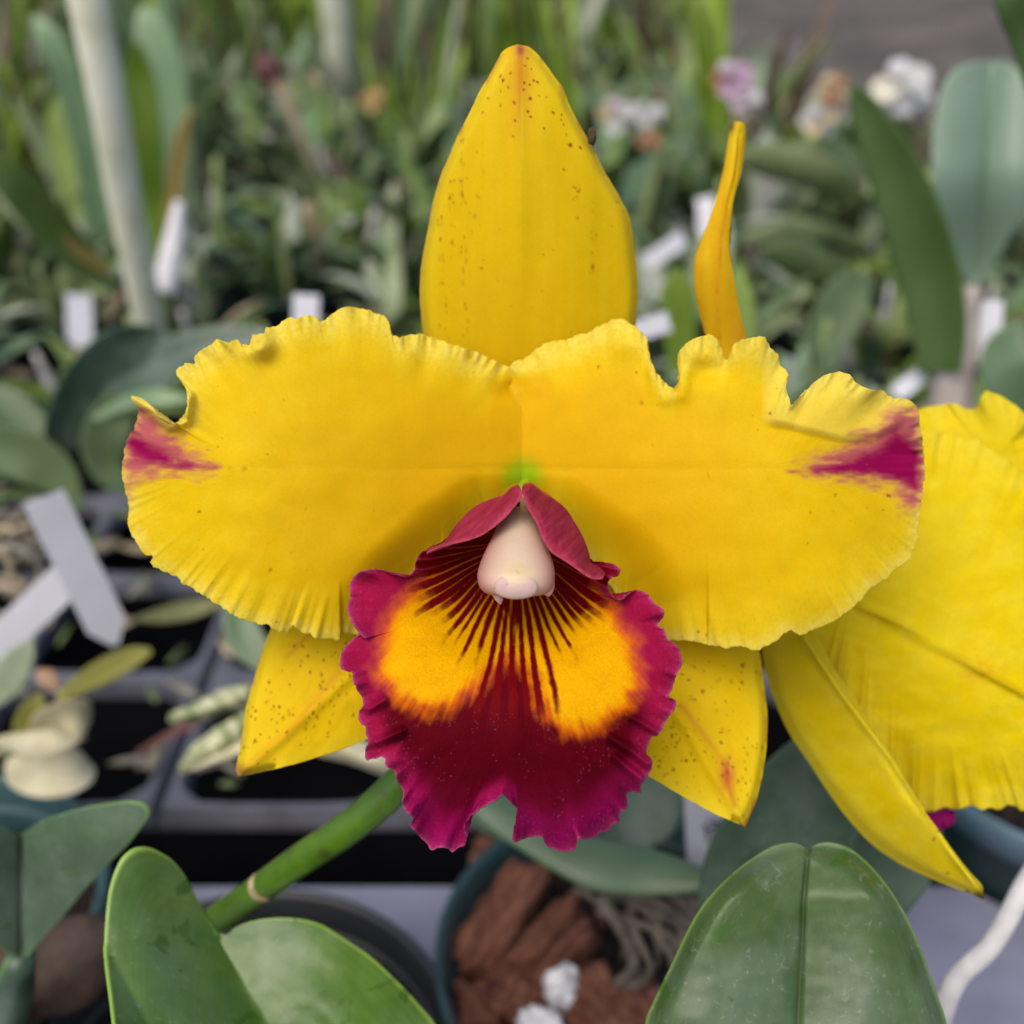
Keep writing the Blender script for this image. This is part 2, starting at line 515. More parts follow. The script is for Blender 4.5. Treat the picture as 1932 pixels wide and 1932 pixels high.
flat('weed_mat', -9, -0.55, 2.6, 14, -0.80, M_MAT, nx=30, ny=30, wav=0.03)

def boxes_mesh(name, lst, bev=0.0):
    V = []; F = []; k = 0
    for (x0, x1, y0, y1, z0, z1) in lst:
        V += [(x0, y0, z0), (x1, y0, z0), (x1, y1, z0), (x0, y1, z0), (x0, y0, z1), (x1, y0, z1), (x1, y1, z1), (x0, y1, z1)]
        F += [[k + i for i in f] for f in ((0, 3, 2, 1), (4, 5, 6, 7), (0, 1, 5, 4), (1, 2, 6, 5), (2, 3, 7, 6), (3, 0, 4, 7))]; k += 8
    return make_mesh(name, V, np.array(F), smooth=False)

M_STEEL = plain_mat('bench_steel', [(0.3, (0.05, 0.05, 0.055)), (0.7, (0.10, 0.10, 0.11))], 20, 0.6)
M_BENCHTOP = plain_mat('bench_top', [(0.3, (0.002, 0.002, 0.003)), (0.7, (0.006, 0.006, 0.007))], 14, 0.9, spec=0.02)
bench = thing('growing_bench', 'long dark bench under all the trays and potted orchids', 'bench', (0, 1.3, -0.80))
put('bench_top', boxes_mesh('bench_top', [(-1.7, 1.25, -1.3, 0.02, 0.66, 0.69), (-1.7, 0.36, 0.02, 1.65, 0.66, 0.69)]), M_BENCHTOP, bench)
for sx in (-1.6, 1.15):
    for sy in (-1.2, 1.5 if sx < 0 else -0.08):
        put('leg', boxes_mesh('leg', [(sx - 0.03, sx + 0.03, sy - 0.03, sy + 0.03, -0.06, 0.66)]), M_STEEL, bench)

ZT = -0.035
M_TRAY = plain_mat('tray_plastic', [(0.3, lin(84, 84, 92)), (0.7, lin(112, 112, 122))], 40, 0.42, 0.1, 0.0006, 0.45, 6, 200)
M_TRAY2 = plain_mat('front_tray_plastic', [(0.3, lin(118, 118, 134)), (0.7, lin(138, 138, 156))], 40, 0.42, 0.1, 0.0006, 0.45, 6, 200)

def cell_tray_mesh(name, nx, ny, px, py, rx, ry, depth, bw):
    """open moulded tray: a flat lattice with rounded square holes, each hole with side walls"""
    V = []; F = []; F4 = []
    k = 24
    a = np.linspace(0, 2 * math.pi, k, endpoint=False) + math.pi / k
    def sq(r, e):
        c = np.cos(a); s = np.sin(a)
        q = (np.abs(c) ** e + np.abs(s) ** e) ** (-1 / e)
        return np.stack([c * q, s * q], -1) * r
    off = 0
    q_ = 1 / np.maximum(np.abs(np.cos(a)) / (px / 2), np.abs(np.sin(a)) / (py / 2))
    outer = np.stack([np.cos(a) * q_, np.sin(a) * q_], -1)
    for cx_ in (-1, 1):
        for cy_ in (-1, 1):
            cn = np.array([cx_ * px / 2, cy_ * py / 2]); outer[np.argmin(((outer - cn) ** 2).sum(1))] = cn
    inn = sq(np.array([rx, ry]), 7)
    for i in range(nx):
        for j in range(ny):
            c = np.array([(i - (nx - 1) / 2) * px, (j - (ny - 1) / 2) * py])
            rings = [(outer + c, 0.0), (inn * 1.03 + c, 0.0), (inn + c, -0.002), (inn * 0.99 + c, -depth)]
            for q, z in rings:
                V.append(np.hstack([q, np.full((k, 1), z)]))
            for r in range(3):
                i0 = off + r * k + np.arange(k); i1 = off + r * k + (np.arange(k) + 1) % k
                F4.append(np.stack([i0, i1, i1 + k, i0 + k], -1))
            off += 4 * k
    # outer skirt
    W, D = nx * px / 2, ny * py / 2
    sk = [(-W, -D), (W, -D), (W, D), (-W, D)]
    for z in (0.0, -0.006, -depth):
        gx = 0.0 if z == 0 else 0.002
        V.append(np.array([(x + math.copysign(gx, x), y + math.copysign(gx, y), z) for x, y in sk]))
    for r in range(2):
        i0 = off + r * 4 + np.arange(4); i1 = off + r * 4 + (np.arange(4) + 1) % 4
        F4.append(np.stack([i0, i0 + 4, i1 + 4, i1], -1))
    return make_mesh(name, np.vstack(V), np.vstack(F4), smooth=False)

M_POT = plain_mat('pot_green', [(0.3, (0.006, 0.020, 0.018)), (0.7, (0.014, 0.036, 0.032))], 30, 0.42, 0.08, 0.0006, 0.5)
M_POTB = plain_mat('pot_blue_green', [(0.3, (0.020, 0.055, 0.060)), (0.7, (0.035, 0.080, 0.088))], 30, 0.4, 0.08, 0.0006, 0.5)
M_POTDARK = plain_mat('pot_black', [(0.3, (0.006, 0.007, 0.008)), (0.7, (0.016, 0.018, 0.020))], 30, 0.45, 0.08, 0.0006, 0.5)
M_RIM = plain_mat('pot_rim', [(0.3, (0.014, 0.040, 0.042)), (0.7, (0.030, 0.066, 0.070))], 30, 0.36, 0.08, 0.0006, 0.5)
M_SOIL = plain_mat('potting_mix', [(0.3, (0.006, 0.005, 0.004)), (0.55, (0.025, 0.017, 0.012)), (0.75, (0.075, 0.052, 0.036))], 160, 0.95, 0.9, 0.006, 0.2, 7, 260)

def pot_meshes(R, hgt):
    body = lathe_mesh('pot_body', [(R * 0.70, -hgt), (R * 0.93, -0.013), (R * 0.93, -0.010), (R * 0.905, -0.010), (R * 0.905, -0.014), (R * 0.68, -hgt + 0.003), (0.001, -hgt + 0.003)], 72)
    rim = lathe_mesh('rim', [(R * 0.935, -0.0125), (R * 0.985, -0.012), (R, -0.002), (R * 0.997, 0.0), (R * 0.972, 0.0006), (R * 0.950, -0.001), (R * 0.915, -0.012)], 72)
    return body, rim
def soil_mesh(R, z):
    n, m = 40, 10
    th = np.linspace(0, 2 * math.pi, n, endpoint=False)[:, None]; r = np.linspace(0.0, 1, m)[None] * R
    x = r * np.cos(th); y = r * np.sin(th)
    zz = z + 0.010 * (fbm(x * 90, y * 90, 3, 3) - 0.5)
    return make_mesh('potting_mix', np.stack([x, y, zz], -1).reshape(-1, 3), grid_faces(n, m, True))

PB, PR = pot_meshes(0.055, 0.082)
def pot(name, label, loc, mb=M_POT, mr=M_RIM, R=0.055, soil=True, group=None, lvl=-0.02):
    t = thing(name, label, 'plant pot', loc, group)
    b_, r_ = pot_meshes(R, 0.082)
    put('body', b_, mb, t); put('rim', r_, mr, t)
    if soil: put('potting_mix', soil_mesh(R * 0.885, lvl), M_SOIL, t)['kind'] = 'stuff'
    return t
PC = G(1196, 1790, 0); PM = G(452, 2010, 0); PRt = G(2015, 1408, 0); PL = G(-175, 1715, 0)
pot('plant_pot', 'dark green round pot of chunky red bark and white stone below the lip', tuple(PC), soil=True)
pot('plant_pot', 'dark pot under the wide leaf at the foot of the green stalk', tuple(PM), M_POTDARK, M_POTDARK)
pot('plant_pot', 'deep green pot with pale rim beneath the sagging yellow petals', tuple(PRt), M_POT, plain_mat('pot_rim_pale', [(0.3, (0.09, 0.16, 0.19)), (0.7, (0.14, 0.22, 0.26))], 40, 0.35), R=0.052, lvl=-0.008)
pot('plant_pot', 'blue green pot rim behind the grey notched leaf', tuple(PL), M_POTB, M_POTB)

# front tray: a flat deck, the pots hang in its round holes
def deck_mesh(x0, x1, y0, y1, holes, z0, z1):
    """deck with round openings: a fine lattice whose points near a hole are drawn onto its circle"""
    nx, ny = 150, 90
    X, Y = np.meshgrid(np.linspace(x0, x1, nx), np.linspace(y0, y1, ny), indexing='ij')
    keep = np.ones(X.shape, bool)
    stepv = (x1 - x0) / nx
    for hx, hy, r in holes:
        q = np.hypot(X - hx, Y - hy)
        ins = q < r
        near = ins & (q > r - 1.6 * stepv)
        f = np.where(near, r / np.maximum(q, 1e-6), 1)
        X = np.where(near, hx + (X - hx) * f, X); Y = np.where(near, hy + (Y - hy) * f, Y)
        keep &= ~(ins & ~near)
    idx = np.arange(nx * ny).reshape(nx, ny)
    ok = keep[:-1, :-1] & keep[1:, :-1] & keep[1:, 1:] & keep[:-1, 1:]
    f = np.stack([idx[:-1, :-1], idx[1:, :-1], idx[1:, 1:], idx[:-1, 1:]], -1)[ok]
    V = np.stack([X, Y, X * 0 + z1], -1).reshape(-1, 3)
    n0 = len(V)
    sk = np.array([(x0, y0, z1), (x1, y0, z1), (x1, y1, z1), (x0, y1, z1), (x0, y0, z0), (x1, y0, z0), (x1, y1, z0), (x0, y1, z0)])
    i = np.arange(4); j = (i + 1) % 4
    return make_mesh('deck', np.vstack([V, sk]), np.vstack([f, np.stack([i, i + 4, j + 4, j], -1) + n0]), smooth=False)
YB = 0.2535
t1 = thing('nursery_tray', 'pale grey plastic tray carrying the near pots, wide flat deck', 'tray', (0, 0.12, ZT - 0.05))
put('deck', deck_mesh(-0.42, 0.42, -0.16, YB, [(PC[0], PC[1], 0.0475), (PM[0], PM[1], 0.0475), (PRt[0], PRt[1], 0.0475), (PL[0], PL[1], 0.0475)], ZT - 0.05, ZT), M_TRAY2, t1).location = (0, -0.12, -(ZT - 0.05))

trm = cell_tray_mesh('lattice', 5, 4, 0.082, 0.076, 0.0372, 0.0345, 0.009, 0.01)
trm.materials.append(M_TRAY)
trm2 = trm.copy(); trm2.materials.clear(); trm2.materials.append(plain_mat('tray_black', [(0.3, (0.012, 0.012, 0.015)), (0.7, (0.035, 0.035, 0.044))], 40, 0.45, 0.1, 0.0006, 0.4))
k = 0
tray_lab = 'grey open lattice tray, empty square cells, behind the near deck'
xs0 = -0.112 - 0.041 * 0 + 0.041
for j in range(5):
    for i in range(-4, 4):
        if j == 0 and abs(i) > 2: continue
        if j > 2 and i > 0: continue
        x = -0.112 + 0.082 * 2.5 + i * 0.415 - (0.014 if j == 0 else 0); y = 0.289 + 0.152 + j * 0.314
        t = thing('nursery_tray', 'grey lattice tray among the rows of plants behind' if (j or i not in (-1, 0)) else ('grey lattice tray with empty cells between the white tags and the flower' if i == -1 else 'grey lattice tray behind the flower, seen beside the right sepal'), 'tray', (x, y, ZT), 'lattice trays on the bench')
        o = bpy.data.objects.new('lattice', trm if j == 0 else trm2); COL.objects.link(o); o.parent = t
        k += 1
# ------------------------------------------------------------------ the yellow orchid
def Z(*p):
    return [(586.1 + x * 0.4045, 846.6 + y * 0.4045) for x, y in p]

def spots(x, y, lst, soft=0.5):
    m = np.zeros(x.shape)
    for s in lst:
        sx, sy, r = s[:3]; st = s[3] if len(s) > 3 else 1.0; el = s[4] if len(s) > 4 else 1.0
        dx = x - sx; dy = (y - sy) / el
        q = np.sqrt(dx * dx + dy * dy) + (vnoise(x * 0.35, y * 0.35, 3) - 0.5) * r
        m = np.maximum(m, st * (1 - sstep(r * soft, r * 1.25, q)))
    return m

GOLD = np.array([0.85, 0.575, 0.0004]); DEEP = np.array([0.81, 0.46, 0.0003]); PALE = np.array([0.87, 0.655, 0.018]); CREAM = np.array([0.88, 0.745, 0.13])
MAG = lin(158, 0, 78); PINK = lin(188, 56, 106); BROWN = lin(120, 48, 14); GREEN = lin(150, 190, 10); RUST = lin(208, 110, 40)

M_PETAL = petal_mat('yellow_petal', 0.30, 0.6, 2600, 0.16, 0.0, 0.12, 0.06)
M_LIP = petal_mat('lip_velvet', 0.10, 0.7, 2600, 0.35, 0.0, 0.05, 0.16)
M_COLUMN = petal_mat('column_wax', 0.18, 0.38, 1500, 0.10, 0.05, 0.4, 0.04)

FLOWER_AT = P(975, 980, 0.192)
plant = thing('orchid_plant', 'yellow orchid with ruffled petals and frilled crimson lip facing the lens, on a green stem', 'orchid plant', P(420, 2100, 0.26))

def px_lumps(name, lst, mat, parent, pig=None, n=12, m=20):
    """rounded bodies, each picture x, y, distance, half sizes across, down (picture units) and deep (metres)"""
    V = []; F = []; A = []; off = 0
    th = np.linspace(0.0, math.pi, n)[:, None]; ph = np.linspace(0, 2 * math.pi, m, endpoint=False)[None]
    for L in lst:
        cx, cy, d, rx, ry, rz = L[:6]
        x = cx + rx * np.sin(th) * np.cos(ph); y = cy + ry * np.cos(th) + 0 * ph; dd = d - rz * np.sin(th) * np.sin(ph)
        p = P(x, y, dd).transpose(1, 0, 2)
        V.append(p.reshape(-1, 3)); F.append(grid_faces(m, n, True, off, True)); off += n * m
        c = np.asarray(L[6] if len(L) > 6 else pig)
        A.append(np.tile(c, (n * m, 1)))
    me = make_mesh(name, np.concatenate(V) - origin_of(parent), np.concatenate(F), {'pig': np.concatenate(A), 'lf': np.ones((off, 4)) * 0.5})
    return put(name, me, mat, parent)

# green heart of the flower (top of the ovary) carries the petals
flower = px_lumps('flower', [(986, 896, 0.1850, 46, 60, 0.0012, lin(150, 185, 8)), (975, 960, 0.190, 40, 70, 0.004, lin(130, 165, 20)),
                             (940, 1080, 0.196, 34, 110, 0.004, lin(110, 150, 25))], M_COLUMN, plant)
flower['label'] = 'open yellow flower with frilled crimson and orange lip'

# dorsal sepal
DS = [(985, 880), (900, 840), (840, 760), (812, 690), (800, 640), (795, 600), (792, 560), (793, 520), (798, 480), (806, 440), (812, 405),
      (820, 370), (832, 330), (845, 300), (860, 264), (878, 228), (894, 196), (906, 170), (923, 142), (938, 115), (946, 100), (958, 90),
      (976, 84), (996, 88), (1012, 100), (1030, 122), (1050, 150), (1062, 165), (1072, 192), (1085, 220), (1098, 242), (1112, 268), (1125, 292),
      (1140, 322), (1158, 352), (1173, 378), (1188, 408), (1194, 440), (1199, 480), (1203, 520), (1204, 560), (1201, 600), (1195, 640), (1180, 700),
      (1140, 780), (1080, 850)]
def ds_depth(x, y, R, T, E):
    t = np.clip((880 - y) / 790, 0, 1)
    c = 985 - 8 * t
    u = (x - c) / 205
    d = 0.194 - 0.020 * np.sin(t * 1.5) + 0.0045 * np.abs(u) ** 2.0 - 0.0002 * np.exp(-(u / 0.07) ** 2) * sstep(0.2, 0.6, t)
    d = d + 0.0022 * np.exp(-(E / 10) ** 2) * sstep(0.05, 0.3, t)
    d = d + 0.0004 * (fbm(x / 60, y / 240, 21, 2) - 0.5) * 2
    return d
ds_sp = [(963, 138, 2.2), (944, 144, 2.6), (949, 151, 3.2), (959, 165, 2.4), (1007, 152, 3), (1014, 155, 2.4), (989, 156, 2.8), (1000, 160, 2.2), (988, 170, 2.6), (1000, 186, 3.2), (970, 194, 3.4),
         (996, 210, 3), (1001, 220, 3), (972, 228, 2.6), (945, 172, 2.2), (944, 200, 2.2), (1018, 181, 2.2), (1031, 183, 2.2), (1044, 213, 2.4), (1060, 217, 2.6), (1059, 226, 2.4), (1027, 242, 2.2),
         (1064, 236, 2.4), (1069, 254, 2.2), (921, 185, 3, 0.7), (968, 257, 2.4), (911, 213, 2), (1075, 274, 5, 0.9), (1095, 279, 2.4), (1064, 320, 2.2), (995, 110, 2.4), (1003, 130, 2.2), (990, 124, 2)]
rs = np.random.default_rng(11)
for cx, y0, y1, k in ((852, 330, 520, 14), (873, 230, 540, 22), (833, 400, 580, 10), (1090, 310, 420, 8), (1118, 360, 520, 7), (901, 280, 520, 8), (840, 560, 640, 6), (880, 560, 640, 5)):
    for _ in range(k):
        ds_sp.append((cx + rs.normal(0, 4), rs.uniform(y0, y1), rs.uniform(1.6, 3.4), rs.uniform(0.15, 0.6), rs.uniform(1, 2.6)))
for _ in range(26):
    ds_sp.append((rs.uniform(830, 1170), rs.uniform(330, 640), rs.uniform(1, 2.1), rs.uniform(0.2, 0.6)))
def ds_pig(x, y, R, T, E):
    st = fbm(x / 9, y / 220, 31, 3)
    c = mixc(GOLD, PALE, np.clip(0.15 + 0.5 * (st - 0.5) + 0.55 * (1 - sstep(0, 42, E)) + 0.18 * sstep(320, 100, y), 0, 1))
    c = mixc(c, DEEP, 0.5 * sstep(420, 700, y) * sstep(40, 120, E))
    tipm = np.exp(-((x - 980) / 20) ** 2) * sstep(320, 130, y)
    c = mixc(c, RUST, 0.55 * tipm * (0.5 + st))
    c = mixc(c, PALE, 0.5 * np.exp(-((x - 985) / 2.2) ** 2) * sstep(160, 190, y) * sstep(330, 290, y))
    c = mixc(c, lin(160, 50, 80), 0.8 * np.exp(-((x - 982) / 8) ** 2 - ((y - 94) / 12) ** 2))
    c = mixc(c, lin(196, 96, 60), 0.6 * (1 - sstep(0, 9, E)) * sstep(0.45, 0.7, vnoise(x / 14, y / 22, 8)) * sstep(330, 260, y))
    c = mixc(c, lin(186, 160, 70), 0.45 * (1 - sstep(0, 12, E)) * sstep(230, 330, y) * (0.5 + vnoise(x / 6, y / 6, 5)))
    return mixc(c, lin(140, 52, 20), np.clip(spots(x, y, ds_sp), 0, 0.95))
outline_sheet('dorsal_sepal', DS, 22, [(985, 840), (985, 500), (980, 180)], ds_depth, 0.0009, ds_pig, M_PETAL, flower, 520, 64, (1.2, 22, 4))

# lateral sepals
LS = [(955, 1010), (860, 1000), (740, 1040), (620, 1100), (540, 1150), (512, 1186), (500, 1212), (491, 1240), (482, 1272), (471, 1310), (462, 1345), (457, 1390), (449, 1428), (445, 1452),
      (449, 1465), (464, 1463), (500, 1455), (555, 1442), (605, 1427), (650, 1412), (690, 1396), (740, 1374), (820, 1330), (900, 1240), (960, 1130)]
ls_sp = []
for _ in range(150):
    a = rs.uniform(0, 1); b = rs.normal(0, 1)
    ls_sp.append((700 - 240 * a + b * 45 + rs.normal(0, 12), 1190 + 240 * a + b * 30, rs.uniform(1.4, 3.4), rs.uniform(0.35, 0.9), rs.uniform(0.8, 1.4)))
def ls_depth(x, y, R, T, E):
    s = np.hypot(x - 955, y - 1010) / 680
    ax = ((x - 955) * 0.45 + (y - 1010) * 0.50)
    u = line_d(x, y, [(955, 1010), (600, 1330), (450, 1465)]) / 130
    d = 0.190 - 0.008 * s + 0.003 * u ** 2 - 0.0007 * np.exp(-(u / 0.09) ** 2)
    d = d + 0.0025 * np.exp(-(E / 9) ** 2) * (x < 520)
    return d + 0.0008 * (fbm(x / 60, y / 60, 22, 3) - 0.5)
def ls_pig(x, y, R, T, E):
    s = np.hypot(x - 955, y - 1010) / 680
    st = fbm((x + y * 0.8) / 10, (x - y) / 200, 33, 3)
    c = mixc(GOLD, PALE, np.clip(0.1 + 0.6 * (st - 0.5) + 0.6 * (1 - sstep(0, 40, E)) + 0.35 * sstep(0.75, 1, s), 0, 1))
    rib = np.exp(-(line_d(x, y, [(640, 1270), (560, 1360), (470, 1445)]) / 9) ** 2)
    c = mixc(c, RUST, np.clip(0.36 * rib * (0.3 + st), 0, 1))
    c = mixc(c, RUST, 0.35 * np.exp(-(line_d(x, y, [(600, 1180), (540, 1240)]) / 5) ** 2))
    c = mixc(c, lin(150, 80, 60), 0.7 * sstep(30, 4, np.hypot(x - 450, y - 1460)))
    c = mixc(c, lin(170, 100, 60), 0.6 * (1 - sstep(0, 8, E)) * (x < 510) * vnoise(x / 5, y / 14, 4))
    return mixc(c, BROWN, np.clip(spots(x, y, ls_sp), 0, 0.9))
s_left = outline_sheet('lateral_sepal', LS, 14, [(930, 1040), (700, 1230), (500, 1415)], ls_depth, 0.0009, ls_pig, M_PETAL, flower, 420, 56, (1.2, 20, 6))
s_left['label'] = 'freckled yellow sepal with dark pointed tip lower left'

RS = [(1010, 1010), (1060, 1080), (1100, 1200), (1130, 1330), (1160, 1410), (1195, 1448), (1240, 1474), (1280, 1498), (1320, 1520), (1350, 1536), (1380, 1549), (1398, 1557),
      (1406, 1561), (1411, 1550), (1424, 1520), (1434, 1485), (1441, 1450), (1446, 1410), (1448, 1370), (1447, 1335), (1443, 1300), (1438, 1260), (1430, 1222), (1390, 1160), (1300, 1090), (1140, 1010)]
rs_sp = [(1248, 1342, 4.6), (1316, 1334, 5), (1300, 1350, 4), (1258, 1418, 4.4), (1272, 1426, 3.4), (1288, 1418, 3.4), (1321, 1448, 4.6), (1350, 1412, 4.2), (1351, 1431, 5.2), (1234, 1476, 3.6), (1267, 1432, 3.6), (1285, 1465, 3.6), (1235, 1466, 3.2), (1206, 1484, 3.4), (1392, 1285, 5.6), (1390, 1318, 5), (1290, 1312, 4), (1210, 1500, 3)]
rs_sp = [(sx + 10, sy - 30, r * 0.8, 0.75) for sx, sy, r in rs_sp]
for _ in range(120):
    rs_sp.append((rs.uniform(1235, 1440), rs.uniform(1235, 1540), rs.uniform(1.2, 3.0), rs.uniform(0.25, 0.75), rs.uniform(0.8, 1.7)))
def rs_depth(x, y, R, T, E):
    s = np.hypot(x - 1010, y - 1010) / 680
    u = line_d(x, y, [(1010, 1010), (1250, 1300), (1406, 1560)]) / 130
    d = 0.190 - 0.011 * s + 0.003 * u ** 2 - 0.0007 * np.exp(-(u / 0.09) ** 2)
    return d + 0.0008 * (fbm(x / 60, y / 60, 25, 3) - 0.5) + 0.002 * np.exp(-(E / 9) ** 2) * (x > 1380)
def rs_pig(x, y, R, T, E):
    st = fbm((x - y * 0.7) / 10, (x + y) / 200, 35, 3)
    c = mixc(GOLD, PALE, np.clip(0.1 + 0.6 * (st - 0.5) + 0.65 * (1 - sstep(0, 45, E)) + 0.35 * sstep(1450, 1540, y), 0, 1))
    c = mixc(c, RUST, np.clip(0.55 * np.exp(-(line_d(x, y, [(1285, 1330), (1330, 1390), (1365, 1440), (1385, 1520)]) / 6) ** 2) * (0.4 + st), 0, 1))
    c = mixc(c, lin(206, 78, 58), 0.75 * np.exp(-((x - 1372) / 15) ** 2 - ((y - 1462) / 30) ** 2) * (0.6 + 0.8 * vnoise(x / 7, y / 12, 3)))
    c = mixc(c, lin(90, 50, 20), 0.85 * (1 - sstep(0, 6, E)) * (x > 1395) * sstep(1480, 1530, y))
    c = mixc(c, lin(180, 96, 40), 0.6 * (1 - sstep(0, 8, E)) * (x > 1400) * sstep(0.4, 0.7, vnoise(x / 5, y / 12, 4)))
    return mixc(c, BROWN, np.clip(spots(x, y, rs_sp), 0, 0.9))
s_right = outline_sheet('lateral_sepal', RS, 12, [(1040, 1060), (1240, 1300), (1380, 1510)], rs_depth, 0.0009, rs_pig, M_PETAL, flower, 420, 56, (1.2, 20, 7))
s_right['label'] = 'freckled yellow sepal with red blotch near its tip'

# left petal
LP = [(988, 925), (1000, 895), (1002, 850), (1000, 800), (996, 750), (985, 712), (966, 697), (940, 684), (912, 670), (880, 659), (850, 650), (825, 640), (800, 632), (775, 633), (752, 637), (739, 631), (735, 616),
      (729, 600), (716, 592), (697, 586), (675, 582), (654, 581), (637, 585), (622, 598), (604, 609), (598, 601), (578, 597), (557, 601), (541, 600), (523, 615), (506, 617), (497, 628), (479, 631),
      (472, 647), (456, 652), (449, 642), (430, 648), (411, 641), (400, 651), (381, 660), (369, 674), (367, 687), (354, 686), (338, 694), (332, 702), (340, 715), (351, 735), (354, 758), (352, 778), (341, 792),
      (328, 800), (316, 797), (303, 787), (290, 771), (276, 757), (260, 749), (248, 748), (253, 760), (262, 772), (258, 790), (251, 812), (243, 826), (236, 850), (231, 880), (233, 912), (240, 942), (244, 968), (242, 985), (250, 1010), (262, 1028),
      (276, 1046), (290, 1048), (285, 1062), (302, 1075), (322, 1083), (340, 1090), (346, 1103), (372, 1115), (396, 1130), (414, 1142), (434, 1156), (456, 1166), (480, 1175), (502, 1180), (520, 1188), (541, 1193),
      (552, 1180), (566, 1190), (585, 1197), (603, 1205), (622, 1204), (640, 1207), (642, 1188), (660, 1196), (700, 1190), (760, 1150), (830, 1080), (890, 1010), (940, 965), (970, 945)]
lp_tip = 63
def ruf(E, T, amp, reach, f, seed, p=1.6):
    g = np.clip(1 - E / reach, 0, 1) ** p
    return amp * g * (fbm(T * f, T * 0 + 1.7, seed, 2) - 0.5) * 2 * (0.35 + 1.1 * vnoise(T * f * 0.22, T * 0 + 4.4, seed + 60))
def lp_depth(x, y, R, T, E):
    s = np.clip((985 - x) / 750, 0, 1)
    v = (y - (885 - 10 * s)) / 300
    d = 0.1835 - 0.0135 * np.sin(np.clip(s * 1.35, 0, 1) * math.pi / 2) + 0.008 * sstep(0.62, 1.05, s) ** 1.5
    d = d + 0.0035 * v ** 2 + 0.00015 * np.exp(-(v / 0.03) ** 2) * sstep(0.95, 0.3, s)
    arc = poly_sd(x, y, [(985, 905), (900, 905), (800, 965), (715, 1040), (662, 1110), (640, 1240), (980, 1240)])
    d = d + 0.0052 * sstep(-22, 105, arc)
    up = y < 860; E = E + 200 * sstep(170, 60, np.hypot(x - 986, y - 895))
    d = d + np.where(up, ruf(E, T, 0.0042, 110, 34, 41), ruf(E, T, 0.0012, 150, 30, 42))
    d = d + np.where(up, ruf(E, T, 0.0016, 38, 120, 43, 1.2) + ruf(E, T, 0.0011, 22, 260, 46, 1.0), 0)
    # fine pleats fanning to the lower margin, and creases
    d = d + np.where(~up, ruf(E, T, 0.0011, 95, 150, 44, 1.3), 0)
    d = d + 0.0004 * (fbm(x / 110, y / 80, 45, 2) - 0.5) * 2
    d = d - 0.004 * np.exp(-((x - 490) / 26) ** 2 - ((y - 655) / 22) ** 2)
    d = d + 0.0016 * sstep(0, 7, x - (641 + (y - 1207) * 0.02)) * sstep(1080, 1190, y)
    d = d - 0.003 * np.exp(-(line_d(x, y, [(248, 748), (290, 775), (322, 803), (350, 795), (356, 750)]) / 10) ** 2)
    return d
lp_sp = [(rs.uniform(300, 900), rs.uniform(700, 1180), rs.uniform(1, 2.2), rs.uniform(0.25, 0.6)) for _ in range(34)] + [(434, 883, 4, 0.5), (461, 884, 4, 0.4), (376, 965, 3.4, 0.8), (510, 1075, 3.6, 0.6), (522, 1173, 3, 0.8)]
LMC = [(415, 883), (360, 876), (322, 862), (296, 843), (266, 826), (247, 812), (238, 846), (252, 862), (282, 872), (312, 880), (340, 884)]
LMH = [(400, 883), (345, 850), (320, 820), (290, 785), (262, 772), (240, 830), (234, 880), (243, 915), (262, 900), (300, 888)]
def petal_base(x, y, R, T, E, seed, cx):
    st = fbm(T * 300, R * 3, seed, 3); mo = fbm(x / 26, y / 20, seed + 1, 4); fine = fbm(x / 5, y / 5, seed + 2, 3)
    E = E + 120 * sstep(70, 25, np.abs(x - 985)) * sstep(690, 740, y)
    edge = 1 - sstep(0, 110, E)
    c = mixc(GOLD, PALE, np.clip(0.12 + 0.8 * (mo - 0.5) + edge * (0.6 + 0.35 * (st - 0.5)) + 0.9 * (fine - 0.5) * (0.25 + edge), 0, 1))
    c = mixc(c, CREAM, np.clip((1 - sstep(0, np.where(y < 860, 64, 34), E)) * (0.55 + 0.6 * (st - 0.5) + 1.3 * (fine - 0.5)), 0, 0.85))
    c = mixc(c, DEEP, 0.85 * sstep(520, 150, np.hypot((x - cx) * 0.8, y - 960)) * sstep(40, 120, E))
    vn = fbm(T * 190, R * 1.2, seed + 5, 2)
    c = mixc(c, DEEP, 0.16 * sstep(0.56, 0.74, vn) * sstep(20, 60, E))
    hub = np.hypot((x - 986) * 0.9, (y - 902) * 0.9)
    c = mixc(c, GREEN, 0.9 * sstep(52, 12, hub))
    c = mixc(c, lin(190, 140, 10), 0.12 * np.exp(-((y - 886 + (np.abs(x - 985)) * 0.012) / 2.5) ** 2) * sstep(20, 150, np.abs(x - 985)))
    return c
def lp_pig(x, y, R, T, E):
    c = petal_base(x, y, R, T, E, 51, 985)
    nz = (fbm(x / 22, y / 9, 61, 3) - 0.5) * 2
    c = mixc(c, PINK, np.clip(sstep(-30, 20, poly_sd(x, y, LMH) + nz * 22) * 0.85, 0, 1))
    c = mixc(c, MAG, np.clip(sstep(-11, 15, poly_sd(x, y, LMC) + nz * 10), 0, 1))
    c = mixc(c, CREAM, 0.75 * np.exp(-(line_d(x, y, [(248, 748), (280, 765), (305, 792), (325, 806)]) / 7) ** 2))
    return mixc(c, lin(150, 80, 14), np.clip(spots(x, y, lp_sp), 0, 0.85))
p_left = outline_sheet('petal', LP, lp_tip, [(955, 880), (650, 888), (372, 884)], lp_depth, 0.0007, lp_pig, M_PETAL, flower, 900, 84, (7.0, 12, 3), rpow=0.75)
p_left['label'] = 'ruffled yellow petal with a magenta flare at the left tip'

